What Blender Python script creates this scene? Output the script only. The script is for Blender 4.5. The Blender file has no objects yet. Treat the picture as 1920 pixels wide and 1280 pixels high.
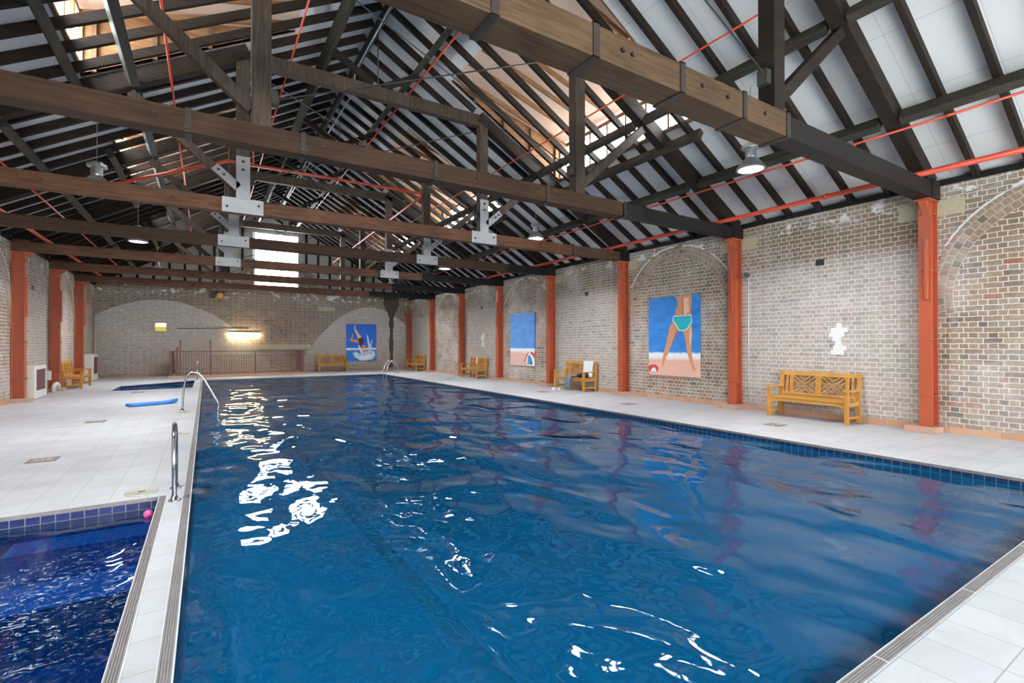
import bpy, bmesh, math, random
from mathutils import Vector, Matrix
random.seed(7)
S = bpy.context.scene
COL = S.collection
PI = math.pi

# ------------------------------------------------------------------ camera
F_PX, YAW, PITCH, ROLL = 911.83, .5615, .0059, -.0013
_r = Vector((math.cos(YAW), -math.sin(YAW), 0)); _f = Vector((math.sin(YAW), math.cos(YAW), 0)); _u = Vector((0, 0, 1))
_F = _f * math.cos(PITCH) + _u * math.sin(PITCH); _U = -_f * math.sin(PITCH) + _u * math.cos(PITCH)
_R = _r * math.cos(ROLL) + _U * math.sin(ROLL); _U2 = -_r * math.sin(ROLL) + _U * math.cos(ROLL)
cam_d = bpy.data.cameras.new('camera'); cam = bpy.data.objects.new('camera', cam_d); COL.objects.link(cam)
cam_d.sensor_width = 36; cam_d.lens = F_PX * 36 / 1920; cam_d.clip_start = .05; cam_d.clip_end = 300
M = Matrix.Identity(4)
for i in range(3):
    M[i][0], M[i][1], M[i][2] = _R[i], _U2[i], -_F[i]
M[0][3], M[1][3], M[2][3] = 0, 0, 1.5
cam.matrix_world = M
S.camera = cam

# ------------------------------------------------------------------ light and exposure
SKY = 24.0
LAMP_W = 95.0
w = bpy.data.worlds.new('sky'); S.world = w; w.use_nodes = True
bg = w.node_tree.nodes['Background']; bg.inputs[0].default_value = (.93, .97, 1, 1); bg.inputs[1].default_value = SKY
S.view_settings.view_transform = 'Standard'; S.view_settings.look = 'None'; S.view_settings.gamma = 1
S.view_settings.use_curve_mapping = False
S.view_settings.exposure = 0.5
S.cycles.max_bounces = 9; S.cycles.diffuse_bounces = 5; S.cycles.glossy_bounces = 4; S.cycles.transparent_max_bounces = 16
S.cycles.transmission_bounces = 4; S.cycles.sample_clamp_indirect = 6; S.cycles.caustics_reflective = False; S.cycles.caustics_refractive = False

# ------------------------------------------------------------------ measures of the hall
XC, ZR, SL = 3.15, 8.60, .57            # ridge line, ridge height of the lining, slope
XR, XL = 10.62, -4.29                   # brick faces of the side walls
YF, YB = 28.75, -3.4                    # far wall, near end
BAY, Y0 = 3.601, 3.255
YT = [Y0 + BAY * k for k in range(8)]   # truss lines
DORM = [(6.05, 10.30), (13.25, 17.5), (20.45, 24.7)]
D0, D1, ZH = 1.68, 4.87, 6.76           # dormer: upper and lower distance from ridge, head height
def zl(x): return ZR - SL * abs(x - XC)

# ------------------------------------------------------------------ materials
def newmat(name):
    m = bpy.data.materials.new(name); m.use_nodes = True
    return m, m.node_tree, m.node_tree.nodes['Principled BSDF']
class NT:
    def __init__(s, nt): s.nt = nt
    def n(s, t, **k):
        o = s.nt.nodes.new(t)
        for a, b in k.items(): setattr(o, a, b)
        return o
    def l(s, a, b): s.nt.links.new(a, b)
    def coord(s, scale=(1, 1, 1), which='Object', rot=(0, 0, 0), loc=(0, 0, 0)):
        c = s.n('ShaderNodeTexCoord'); m = s.n('ShaderNodeMapping')
        m.inputs['Scale'].default_value = scale; m.inputs['Rotation'].default_value = rot; m.inputs['Location'].default_value = loc
        s.l(c.outputs[which], m.inputs['Vector']); return m.outputs[0]
    def noise(s, vec, scale, detail=4, rough=.55, dist=0):
        n = s.n('ShaderNodeTexNoise'); n.inputs['Scale'].default_value = scale; n.inputs['Detail'].default_value = detail
        n.inputs['Roughness'].default_value = rough; n.inputs['Distortion'].default_value = dist
        if vec is not None: s.l(vec, n.inputs['Vector'])
        return n.outputs[0]
    def ramp(s, fac, stops, interp='LINEAR'):
        r = s.n('ShaderNodeValToRGB'); r.color_ramp.interpolation = interp
        e = r.color_ramp.elements
        while len(e) < len(stops): e.new(.5)
        for q, (p, c) in zip(e, stops):
            q.position = p; q.color = (c, c, c, 1) if isinstance(c, (int, float)) else (*c, 1)
        s.l(fac, r.inputs[0]); return r.outputs[0]
    def mix(s, fac, a, b, mode='MIX'):
        m = s.n('ShaderNodeMix', data_type='RGBA', blend_type=mode)
        for v, i in ((fac, 0), (a, 6), (b, 7)):
            if isinstance(v, (int, float)): m.inputs[i].default_value = v
            elif isinstance(v, tuple): m.inputs[i].default_value = (*v, 1)
            else: s.l(v, m.inputs[i])
        return m.outputs[2]
    def math(s, op, a, b=None, clamp=False):
        m = s.n('ShaderNodeMath', operation=op, use_clamp=clamp)
        for v, i in ((a, 0), (b, 1)):
            if v is None: continue
            if isinstance(v, (int, float)): m.inputs[i].default_value = v
            else: s.l(v, m.inputs[i])
        return m.outputs[0]
    def bump(s, h, strength, dist, bs):
        b = s.n('ShaderNodeBump'); b.inputs['Strength'].default_value = strength; b.inputs['Distance'].default_value = dist
        s.l(h, b.inputs['Height']); s.l(b.outputs[0], bs.inputs['Normal'])
    def sep(s, vec):
        x = s.n('ShaderNodeSeparateXYZ'); s.l(vec, x.inputs[0]); return x.outputs
    def comb(s, x, y, z=0):
        c = s.n('ShaderNodeCombineXYZ')
        for v, i in ((x, 0), (y, 1), (z, 2)):
            if isinstance(v, (int, float)): c.inputs[i].default_value = v
            else: s.l(v, c.inputs[i])
        return c.outputs[0]

def plain(name, col, rough=.5, metal=0, var=.12, scale=6, emit=0, bump=0):
    m, nt, b = newmat(name); t = NT(nt)
    v = t.coord(); n = t.noise(v, scale)
    c = t.mix(n, tuple(x * (1 - var) for x in col), tuple(min(1, x * (1 + var)) for x in col))
    t.l(c, b.inputs['Base Color']); b.inputs['Roughness'].default_value = rough; b.inputs['Metallic'].default_value = metal
    if emit: b.inputs['Emission Color'].default_value = (*col, 1); b.inputs['Emission Strength'].default_value = emit
    if bump: t.bump(t.noise(v, scale * 8), .4, bump, b)
    return m
def wood(name, c1, c2, axis=0, rough=.6, g=1.0):
    m, nt, b = newmat(name); t = NT(nt)
    sc = [14 * g] * 3; sc[axis] = .9 * g
    v = t.coord(tuple(sc)); n1 = t.noise(v, 2.2, 6, .6, .6)
    v2 = t.coord(); n2 = t.noise(v2, 1.3, 3)
    c = t.mix(t.ramp(n1, [(.3, 0.), (.72, 1.)]), c1, c2)
    c = t.mix(t.ramp(n2, [(.35, 0.), (.75, .5)]), c, tuple(x * .45 for x in c1))
    t.l(c, b.inputs['Base Color']); b.inputs['Roughness'].default_value = rough; b.inputs['Specular IOR Level'].default_value = .22
    t.bump(n1, .35, .006, b)
    return m
def brick(name, ax, tint=(1, 1, 1), zones=None, uv=False, browntop=True, white=.5):
    """bond of mixed sandstock bricks; ax = index of the wall's horizontal axis"""
    m, nt, b = newmat(name); t = NT(nt)
    if uv:
        base = t.coord(which='UV'); P = t.sep(t.coord()); vec = base
    else:
        P = t.sep(t.coord()); vec = t.comb(P[ax], P[2])
    nz = t.noise(t.coord(), 7, 4, .7)
    nzc = t.math('MULTIPLY', t.math('SUBTRACT', nz, .5), .034)
    va = t.n('ShaderNodeVectorMath', operation='ADD'); t.l(vec, va.inputs[0]); t.l(t.comb(nzc, nzc), va.inputs[1])
    br = t.n('ShaderNodeTexBrick'); br.offset = .5; br.offset_frequency = 2; br.squash = 1 if uv else .5; br.squash_frequency = 2
    t.l(va.outputs[0], br.inputs['Vector'])
    br.inputs['Color1'].default_value = (0, 0, 0, 1); br.inputs['Color2'].default_value = (1, 1, 1, 1); br.inputs['Mortar'].default_value = (.5, .5, .5, 1)
    br.inputs['Scale'].default_value = 1; br.inputs['Mortar Size'].default_value = .0065; br.inputs['Mortar Smooth'].default_value = .15
    br.inputs['Brick Width'].default_value = .118 if uv else .236; br.inputs['Row Height'].default_value = .115 if uv else .0885
    T = lambda c: tuple(x * y for x, y in zip(c, tint))
    col = t.ramp(br.outputs['Color'], [(.0, T((.17, .145, .135))), (.06, T((.25, .195, .16))), (.22, T((.36, .275, .20))), (.38, T((.45, .36, .26))), (.50, T((.33, .25, .205))),
                                       (.62, T((.40, .31, .235))), (.78, T((.50, .41, .295))), (.88, T((.43, .345, .30))), (.95, T((.44, .25, .165))), (1., T((.46, .19, .11)))])
    col = t.mix(1.0, col, (.66, .595, .52), 'MULTIPLY')
    col = t.mix(.55, col, t.ramp(t.noise(t.coord(), 22, 5, .7), [(.25, .2), (.75, .85)]), 'OVERLAY')
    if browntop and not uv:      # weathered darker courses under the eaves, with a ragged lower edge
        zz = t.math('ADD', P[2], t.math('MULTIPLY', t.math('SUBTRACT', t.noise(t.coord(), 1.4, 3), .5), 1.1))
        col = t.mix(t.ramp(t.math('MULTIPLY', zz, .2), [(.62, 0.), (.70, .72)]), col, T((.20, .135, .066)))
    mort = t.mix(t.noise(t.coord(), 3, 3), (.40, .34, .25), (.62, .55, .44)) if uv else t.mix(t.noise(t.coord(), 3, 3), (.62, .57, .48), (.86, .83, .78))
    col = t.mix(t.math('MULTIPLY', br.outputs['Fac'], .93), col, mort)
    # lime bloom left in cloudy patches
    n = t.noise(t.coord(), .75, 7, .62)
    wfac = t.ramp(n, [(.44, .05), (.68, white)])
    n2 = t.noise(t.coord((1, 1, 2.4)), 5.5, 6, .72)
    wfac = t.math('MULTIPLY', wfac, t.ramp(n2, [(.3, .2), (.62, 1.)]))
    if zones:
        zf = zones(t, P, n2); wfac = t.math('MAXIMUM', wfac, zf)
    col = t.mix(wfac, col, (.76, .73, .71))
    if not uv:                   # crumbled white mortar below the wall plate
        top = t.math('MULTIPLY', t.ramp(t.noise(t.coord((1, 1, 1.6)), 3.1, 5, .6), [(.56, 0.), (.61, 1.)]), t.ramp(t.math('MULTIPLY', P[2], .2), [(.755, 0.), (.80, 1.)]))
        col = t.mix(top, col, (.78, .76, .75))
    t.l(col, b.inputs['Base Color']); b.inputs['Roughness'].default_value = .85
    h = t.math('ADD', t.math('MULTIPLY', br.outputs['Fac'], -1), t.math('MULTIPLY', t.noise(t.coord(), 40, 3), .5))
    t.bump(h, .55, .012, b)
    return m
def side_zones(t, P, n2):        # limewashed field in every second bay
    u = t.math('DIVIDE', t.math('SUBTRACT', P[1], Y0), BAY * 2)
    fr = t.math('FRACT', t.math('ADD', u, 10))
    bay = t.math('MULTIPLY', t.ramp(fr, [(.01, 0.), (.03, 1.)]), t.ramp(fr, [(.475, 1.), (.495, 0.)]))
    zz = t.math('ADD', P[2], t.math('MULTIPLY', t.math('SUBTRACT', n2, .5), .5))
    f = t.math('MULTIPLY', bay, t.ramp(t.math('MULTIPLY', zz, .2), [(.60, .46), (.68, 0.)]))
    return t.math('MULTIPLY', f, t.ramp(n2, [(.3, .35), (.6, 1.)]))
def far_zones(t, P, n2):         # two pale arched fields on the end wall
    out = None
    for cx, hw, z0, zp in ((-1.88, 2.85, 2.55, 3.68), (8.2, 2.9, 1.9, 3.72)):
        d = t.math('DIVIDE', t.math('SUBTRACT', P[0], cx), hw)
        arc = t.math('SUBTRACT', zp, t.math('MULTIPLY', t.math('MULTIPLY', d, d), zp - z0))
        e = t.math('SUBTRACT', arc, P[2])
        f = t.ramp(t.math('ADD', t.math('MULTIPLY', e, .5), .5), [(.49, 0.), (.53, .80)])
        f = t.math('MULTIPLY', f, t.ramp(P[2] if False else t.math('MULTIPLY', P[2], .25), [(.05, .25), (.6, 1.)]))
        out = f if out is None else t.math('MAXIMUM', out, f)
    return t.math('MULTIPLY', out, t.ramp(n2, [(.30, .35), (.62, 1.)]))
def tiles(name, c1, c2, mortar, size, ms, ax=(0, 1), off=(0, 0), rough=.35, stain=0, coat=0):
    m, nt, b = newmat(name); t = NT(nt)
    P = t.sep(t.coord()); vec = t.comb(t.math('ADD', P[ax[0]], off[0]), t.math('ADD', P[ax[1]], off[1]))
    br = t.n('ShaderNodeTexBrick'); br.offset = 0; br.squash = 1; t.l(vec, br.inputs['Vector'])
    br.inputs['Color1'].default_value = (*c1, 1); br.inputs['Color2'].default_value = (*c2, 1); br.inputs['Mortar'].default_value = (*mortar, 1)
    br.inputs['Scale'].default_value = 1; br.inputs['Mortar Size'].default_value = ms; br.inputs['Mortar Smooth'].default_value = .1
    br.inputs['Brick Width'].default_value = size; br.inputs['Row Height'].default_value = size
    c = br.outputs['Color']
    if stain:
        c = t.mix(t.ramp(t.noise(t.coord((1, 2.2, 1)), 1.1, 6, .62), [(.46, 0.), (.75, stain)]), c, (.36, .36, .35))
        c = t.mix(t.ramp(t.noise(t.coord((3, 1, 1), rot=(0, 0, .5)), 3.5, 5, .6), [(.55, 0.), (.8, stain * .7)]), c, (.42, .41, .39))
    t.l(c, b.inputs['Base Color']); b.inputs['Roughness'].default_value = rough
    t.bump(t.math('MULTIPLY', br.outputs['Fac'], -1), .3, .004, b)
    return m

MT = {}
WLOC, WAMP = (9.4, 6.6, 0), .14
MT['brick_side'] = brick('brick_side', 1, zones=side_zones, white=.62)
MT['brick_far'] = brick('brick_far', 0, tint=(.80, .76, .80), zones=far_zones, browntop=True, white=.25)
MT['brick_arch'] = brick('brick_arch', 1, uv=True, white=.55)
MT['deck'] = tiles('deck_tile', (.50, .515, .545), (.55, .565, .595), (.30, .295, .29), .3, .0028, off=(.188 + 30, -.994 + 30), rough=.42, stain=.55)
MT['pool_tile_x'] = tiles('pool_tile_x', (.003, .018, .075), (.005, .035, .12), (.20, .26, .30), .1, .004, ax=(0, 2), off=(30.03, 30))
MT['pool_tile_y'] = tiles('pool_tile_y', (.003, .018, .075), (.005, .035, .12), (.20, .26, .30), .1, .004, ax=(1, 2), off=(30.03, 30))
MT['pool_floor'] = tiles('pool_floor', (.008, .22, .50), (.010, .24, .53), (.012, .25, .55), .1, .004, off=(30, 30))
MT['spa_tile'] = tiles('spa_tile', (.002, .022, .15), (.004, .034, .21), (.01, .05, .2), .1, .004, off=(30, 30))
MT['spa_step'] = tiles('spa_step', (.008, .12, .48), (.012, .16, .56), (.16, .26, .42), .1, .004, off=(30, 30))
MT['spa_wall_x'] = tiles('spa_wall_x', (.001, .008, .09), (.003, .016, .14), (.26, .28, .30), .1, .004, ax=(0, 2), off=(30.05, 30))
MT['spa_wall_y'] = tiles('spa_wall_y', (.001, .008, .09), (.003, .016, .14), (.26, .28, .30), .1, .004, ax=(1, 2), off=(30.05, 30))
MT['lane'] = plain('lane_tile', (.004, .06, .13), .4)
MT['rib'] = plain('ribbed_edge', (.23, .205, .205), .6, var=.3, scale=9)
MT['rib_white'] = plain('edge_white', (.72, .72, .70), .5)
MT['base_tile'] = tiles('base_tile', (.50, .27, .17), (.58, .33, .21), (.50, .40, .34), .3, .006, ax=(1, 2), off=(30, 30.15), rough=.5)
MT['base_tile_x'] = tiles('base_tile_x', (.34, .19, .15), (.40, .23, .17), (.45, .36, .32), .3, .006, ax=(0, 2), off=(30, 30.15), rough=.5)
MT['plinth'] = plain('plinth_brick', (.50, .30, .22), .6, var=.2)
MT['stone'] = plain('sandstone', (.50, .44, .30), .85, var=.2, scale=10)
MT['red'] = plain('red_oxide_paint', (.42, .085, .035), .33, var=.10, scale=3)
MT['red_dark'] = plain('dark_red_paint', (.11, .022, .016), .4)
MT['pipe_red'] = plain('pipe_red_paint', (.62, .07, .032), .3, var=.06)
MT['beam_x'] = wood('beam_timber', (.030, .0135, .007), (.092, .045, .022), 0)
MT['beam_rust'] = wood('beam_timber_red', (.06, .026, .013), (.21, .095, .050), 0)
MT['beam_warm'] = wood('beam_timber_warm', (.050, .028, .014), (.140, .082, .043), 0)
MT['post'] = wood('post_timber', (.040, .027, .019), (.13, .092, .066), 2)
MT['raf'] = wood('rafter_timber', (.012, .008, .006), (.040, .026, .018), 0, .7)
MT['raf_y'] = wood('purlin_timber', (.025, .022, .017), (.08, .068, .050), 1, .6)
MT['black_wood'] = wood('black_timber', (.009, .008, .008), (.024, .02, .018), 0, .55)
MT['iron'] = plain('iron_strap', (.055, .042, .036), .5, .5, var=.3)
MT['grey_steel'] = plain('grey_steel_plate', (.40, .395, .405), .45, .2)
MT['lining'] = tiles('roof_lining', (.68, .68, .665), (.72, .72, .705), (.47, .47, .46), .98, .004, ax=(1, 0), off=(30.35, 30.2), rough=.7)
MT['warm_bounce'] = plain('dormer_ceiling', (.80, .58, .44), .7, var=.08, scale=2)  # white boards, with warm reflected light put into the colour
MT['board'] = wood('dormer_board', (.20, .095, .042), (.40, .21, .10), 0, .6, .6)
MT['stud'] = wood('dormer_stud', (.13, .07, .04), (.26, .15, .085), 2, .6)
MT['gable'] = plain('gable_board', (.56, .56, .52), .7, var=.08, scale=1.5)
MT['frame'] = plain('window_frame_paint', (.42, .42, .42), .5)
MT['frame_brown'] = plain('window_frame_brown', (.24, .13, .07), .5)
MT['alu'] = plain('aluminium', (.62, .63, .64), .28, .85, var=.06)
MT['steel'] = plain('polished_steel', (.66, .67, .70), .14, 1, var=.05)
MT['wire'] = plain('wire_grey', (.42, .43, .43), .5, .4)
MT['rod'] = plain('tie_rod_iron', (.07, .065, .06), .5, .5)
MT['bench'] = wood('bench_teak', (.50, .225, .042), (.72, .38, .10), 0, .38)
MT['bench_z'] = wood('bench_teak_upright', (.46, .20, .038), (.68, .35, .09), 2, .38)
MT['white'] = plain('white_paint', (.78, .78, .76), .5, var=.03)
MT['cream'] = plain('cream_panel', (.62, .59, .52), .5, var=.05)
MT['grille'] = plain('maroon_grille', (.19, .06, .07), .5)
MT['grey_box'] = plain('grey_box', (.52, .53, .54), .5)
MT['pvc'] = plain('white_pvc', (.72, .71, .68), .4)
MT['pink'] = plain('pink_ball', (.85, .11, .30), .4)
MT['foam_blue'] = plain('blue_foam', (.015, .19, .60), .55, var=.15)
MT['towel'] = plain('white_towel', (.82, .84, .88), .9, var=.05, bump=.003)
MT['denim'] = plain('denim', (.14, .21, .31), .9, var=.3, scale=14, bump=.003)
MT['navy'] = plain('navy_cloth', (.02, .025, .05), .8, var=.3, scale=12)
MT['shoe'] = plain('white_shoe', (.72, .75, .80), .6)
MT['shoe_dark'] = plain('dark_shoe', (.07, .08, .11), .6)
MT['lid'] = plain('cover_lid', (.44, .42, .34), .7, var=.25, scale=14)
MT['drain_frame'] = plain('drain_bronze', (.20, .16, .12), .5, .3, var=.3, scale=20)
MT['drain_bar'] = plain('drain_bar', (.42, .37, .31), .5, .2, var=.2, scale=20)
MT['black'] = plain('black_plastic', (.015, .015, .016), .45)
MT['amber'] = plain('amber_lens', (.70, .32, .05), .3)
MT['exit_y'] = plain('exit_box_yellow', (.62, .48, .05), .4)
MT['exit_face'] = plain('exit_lit_face', (.86, .95, .42), .4, emit=3.2)
MT['exit_green'] = plain('exit_green', (.03, .38, .12), .4, emit=.3)
MT['tube'] = plain('fluorescent_tube', (1, .80, .40), .4, emit=75)
MT['lens'] = plain('lamp_lens', (.95, .98, 1), .3, emit=2.2)
MT['stainwall'] = plain('rust_stain', (.105, .075, .05), .9, var=.6, scale=7)

def glass_mat():
    m = bpy.data.materials.new('window_glass'); m.use_nodes = True; nt = m.node_tree; t = NT(nt)
    nt.nodes.remove(nt.nodes['Principled BSDF']); out = nt.nodes['Material Output']
    tr = t.n('ShaderNodeBsdfTransparent'); tr.inputs[0].default_value = (.93, .95, .95, 1)
    gl = t.n('ShaderNodeBsdfGlossy'); gl.inputs['Roughness'].default_value = .03
    lw = t.n('ShaderNodeLayerWeight'); lw.inputs[0].default_value = .5
    fr = t.math('ADD', t.math('MULTIPLY', t.math('POWER', lw.outputs['Facing'], 5.0), .8), .04)
    mx = t.n('ShaderNodeMixShader'); t.l(fr, mx.inputs[0]); t.l(tr.outputs[0], mx.inputs[1]); t.l(gl.outputs[0], mx.inputs[2])
    t.l(mx.outputs[0], out.inputs[0]); return m
MT['glass'] = glass_mat()
def water_mat(name, tint, sc, strength, foam=0, body=None, bf=.52):
    m = bpy.data.materials.new(name); m.use_nodes = True; nt = m.node_tree; t = NT(nt)
    nt.nodes.remove(nt.nodes['Principled BSDF']); out = nt.nodes['Material Output']
    tr = t.n('ShaderNodeBsdfTransparent'); tr.inputs[0].default_value = (*tint, 1)
    gl = t.n('ShaderNodeBsdfGlossy'); gl.inputs['Roughness'].default_value = .012
    h = t.math('ADD', t.noise(t.coord((1, .62, 1), rot=(0, 0, .35), loc=WLOC), 1.15 * sc, 1.5, .4, .5), t.math('MULTIPLY', t.noise(t.coord((1.2, .8, 1), rot=(0, 0, -.5)), 2.6 * sc, 1, .5, .3), .12))
    h = t.math('ADD', h, t.math('MULTIPLY', t.noise(t.coord(), 9 * sc, 1, .5), .008))
    bp = t.n('ShaderNodeBump'); bp.inputs['Strength'].default_value = 1; bp.inputs['Distance'].default_value = strength; t.l(h, bp.inputs['Height'])
    t.l(bp.outputs[0], gl.inputs['Normal'])
    fr = t.n('ShaderNodeFresnel'); fr.inputs[0].default_value = 1.48; t.l(bp.outputs[0], fr.inputs['Normal'])
    mx = t.n('ShaderNodeMixShader'); t.l(fr.outputs[0], mx.inputs[0]); t.l(tr.outputs[0], mx.inputs[1]); t.l(gl.outputs[0], mx.inputs[2])
    last = mx.outputs[0]
    if body:                     # light scattered back by the water itself
        db = t.n('ShaderNodeBsdfDiffuse'); db.inputs[0].default_value = (*body, 1)
        mb = t.n('ShaderNodeMixShader'); mb.inputs[0].default_value = bf; t.l(tr.outputs[0], mb.inputs[1]); t.l(db.outputs[0], mb.inputs[2]); t.l(mb.outputs[0], mx.inputs[1])
    if foam:
        df = t.n('ShaderNodeBsdfDiffuse'); df.inputs[0].default_value = (.7, .82, .95, 1)
        a = t.ramp(t.noise(t.coord((1, 1.6, 1), rot=(0, 0, .6)), 13, 6, .75, 1.5), [(.55, 0.), (.66, .85)])
        P = t.sep(t.coord())
        dx = t.math('SUBTRACT', P[0], -.85); dy = t.math('SUBTRACT', P[1], 4.0)
        d = t.math('SQRT', t.math('ADD', t.math('MULTIPLY', dx, dx), t.math('MULTIPLY', t.math('MULTIPLY', dy, dy), .5)))
        a = t.math('MULTIPLY', a, t.ramp(d, [(.15, 1.), (.85, 0.)]))
        m2 = t.n('ShaderNodeMixShader'); t.l(a, m2.inputs[0]); t.l(last, m2.inputs[1]); t.l(df.outputs[0], m2.inputs[2]); last = m2.outputs[0]
    t.l(last, out.inputs[0]); return m
MT['water'] = water_mat('pool_water', (.50, .86, .97), 1.0, WAMP, body=(.002, .122, .295))
MT['spa_water'] = water_mat('spa_water', (.55, .80, 1.0), 1.3, .055, foam=1, body=(.001, .045, .17), bf=.25)

# ------------------------------------------------------------------ mesh helpers
class MB:
    def __init__(s): s.bm = bmesh.new(); s.mi = 0; s.uv = None
    def face(s, vs):
        f = s.bm.faces.new(vs); f.material_index = s.mi; return f
    def poly(s, pts): return s.face([s.bm.verts.new(p) for p in pts])
    def box(s, x0, x1, y0, y1, z0, z1):
        v = [s.bm.verts.new((x, y, z)) for x in (x0, x1) for y in (y0, y1) for z in (z0, z1)]
        for q in ((0, 1, 3, 2), (4, 6, 7, 5), (0, 4, 5, 1), (2, 3, 7, 6), (0, 2, 6, 4), (1, 5, 7, 3)): s.face([v[i] for i in q])
        return s
    def prism(s, pts, d):
        """polygon pts extruded by vector d"""
        d = Vector(d); a = [s.bm.verts.new(p) for p in pts]; b = [s.bm.verts.new(Vector(p) + d) for p in pts]; n = len(pts)
        s.face(a[::-1]); s.face(b)
        for i in range(n): s.face([a[i], a[(i + 1) % n], b[(i + 1) % n], b[i]])
        return s
    def bar(s, p, q, wd, ht, up=(0, 0, 1), c=0):
        """bar from p to q; wd across, ht along up"""
        p, q = Vector(p), Vector(q); d = (q - p).normalized(); up = Vector(up); sd = d.cross(up)
        if sd.length < 1e-4: sd = d.cross(Vector((0, 1, 0)))
        sd.normalize(); u = sd.cross(d).normalized(); sd = sd * wd / 2; u = u * ht / 2
        A = [p - sd - u, p + sd - u, p + sd + u, p - sd + u]
        return s.prism(A, q - p)
    def tube(s, pts, r, n=10, cap=True):
        pts = [Vector(p) for p in pts]; rings = []; nrm = None
        for i, p in enumerate(pts):
            d = (pts[min(i + 1, len(pts) - 1)] - pts[max(i - 1, 0)]).normalized()
            if nrm is None:
                nrm = d.cross(Vector((0, 0, 1)));
                if nrm.length < 1e-3: nrm = d.cross(Vector((1, 0, 0)))
            nrm = (nrm - d * nrm.dot(d)).normalized(); b2 = d.cross(nrm)
            rr = r[i] if isinstance(r, (list, tuple)) else r
            rings.append([s.bm.verts.new(p + nrm * rr * math.cos(2 * PI * k / n) + b2 * rr * math.sin(2 * PI * k / n)) for k in range(n)])
        for a, b in zip(rings, rings[1:]):
            for k in range(n): s.face([a[k], a[(k + 1) % n], b[(k + 1) % n], b[k]]).smooth = True
        if cap: s.face(rings[0][::-1]); s.face(rings[-1])
        return s
    def lathe(s, prof, c=(0, 0, 0), n=24, smooth=True):
        c = Vector(c); rings = []
        for r, z in prof: rings.append([s.bm.verts.new(c + Vector((r * math.cos(2 * PI * k / n), r * math.sin(2 * PI * k / n), z))) for k in range(n)])
        for a, b in zip(rings, rings[1:]):
            for k in range(n): s.face([a[k], a[(k + 1) % n], b[(k + 1) % n], b[k]]).smooth = smooth
        if prof[0][0] > 1e-5: s.face(rings[0][::-1])
        if prof[-1][0] > 1e-5: s.face(rings[-1])
        return s
    def ball(s, c, r, seg=20, sc=(1, 1, 1)):
        mat = Matrix.Translation(c) @ Matrix.Diagonal((*sc, 1))
        ret = bmesh.ops.create_uvsphere(s.bm, u_segments=seg, v_segments=seg // 2, radius=r, matrix=mat)
        for v in ret['verts']:
            for f in v.link_faces: f.smooth = True; f.material_index = s.mi
        return s
    def build(s, name, mats, parent=None, bevel=0, origin=None):
        o_ = Vector(ROOT.get(parent.name, (0, 0, 0))) if parent else Vector((0, 0, 0))
        if origin is not None: o_ = Vector(origin)
        bmesh.ops.remove_doubles(s.bm, verts=s.bm.verts, dist=1e-5)
        bmesh.ops.recalc_face_normals(s.bm, faces=s.bm.faces)
        if o_.length: bmesh.ops.translate(s.bm, verts=s.bm.verts, vec=-o_)
        me = bpy.data.meshes.new(name); s.bm.to_mesh(me); s.bm.free()
        for m in (mats if isinstance(mats, (list, tuple)) else [mats]): me.materials.append(MT[m])
        ob = bpy.data.objects.new(name, me); COL.objects.link(ob)
        if parent: ob.parent = parent; ROOT[ob.name] = ROOT.get(parent.name, (0, 0, 0))
        elif origin is not None: ob.location = origin
        if bevel:
            b = ob.modifiers.new('edge', 'BEVEL'); b.width = bevel; b.segments = 2; b.limit_method = 'ANGLE'
        return ob
ROOT = {}
def tag(o, label, cat, group=None, kind='thing'):
    o['label'] = label; o['category'] = cat; o['kind'] = kind
    if group: o['group'] = group
    return o
def thing(name, label, cat, loc=(0, 0, 0), group=None, rz=0):
    o = bpy.data.objects.new(name, None); COL.objects.link(o); o.location = loc; o.rotation_euler = (0, 0, rz); o.empty_display_size = .1
    ROOT[o.name] = loc; return tag(o, label, cat, group)
def struct(mb, name, mats, bevel=0):
    o = mb.build(name, mats, bevel=bevel); o['kind'] = 'structure'; return o
def copy_tree(o, parent=None):
    c = o.copy(); COL.objects.link(c)
    if parent: c.parent = parent
    for ch in [x for x in bpy.data.objects if x.parent is o]: copy_tree(ch, c)
    return c
ORD = ['first', 'second', 'third', 'fourth', 'fifth', 'sixth', 'seventh', 'eighth', 'ninth']

# ------------------------------------------------------------------ floor, pools
PX0, PX1, PY0, PY1 = -.128, 7.66, 1.06, 24.6
SX0, SX1, SY0, SY1 = -3.2, -.387, 1.05, 5.93
SPA2 = [(-2.65, 20.35), (-.40, 20.35), (-.40, 24.55), (-2.65, 22.65)]
fl = MB()
XA, XB = XL - .35, XR + .35
def slab(x0, x1, y0, y1): fl.box(x0, x1, y0, y1, -.03, 0)
slab(PX1, XB, YB, YF); slab(XA, PX1, YB, 1.05); slab(PX0, PX1, 1.05, PY0); slab(PX0, PX1, PY1, YF)
slab(SX1, PX0, 1.05, 20.35); slab(-.40, PX0, 20.35, YF); slab(XA, SX0, 1.05, SY1); slab(XA, SX1, SY1, 20.35)
slab(XA, -2.65, 20.35, 22.65)
fl.prism([(XA, 22.65, -.03), (-2.65, 22.65, -.03), (-.40, 24.55, -.03), (-.40, YF, -.03), (XA, YF, -.03)], (0, 0, .03))
struct(fl, 'floor', 'deck')
def shell(name, poly, depth, mx, my, mfloor):
    s = MB(); n = len(poly)
    s.mi = 2; s.poly([(x, y, -depth) for x, y in poly])
    for i in range(n):
        (xa, ya), (xb, yb) = poly[i], poly[(i + 1) % n]
        s.mi = 0 if abs(xb - xa) > abs(yb - ya) else 1
        zb = -.20
        s.poly([(xa, ya, -.03), (xb, yb, -.03), (xb, yb, zb), (xa, ya, zb)])
        s.mi = 2; s.poly([(xa, ya, zb), (xb, yb, zb), (xb, yb, -depth), (xa, ya, -depth)])
    o = s.build(name, [mx, my, mfloor]); o['kind'] = 'structure'; return o
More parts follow.
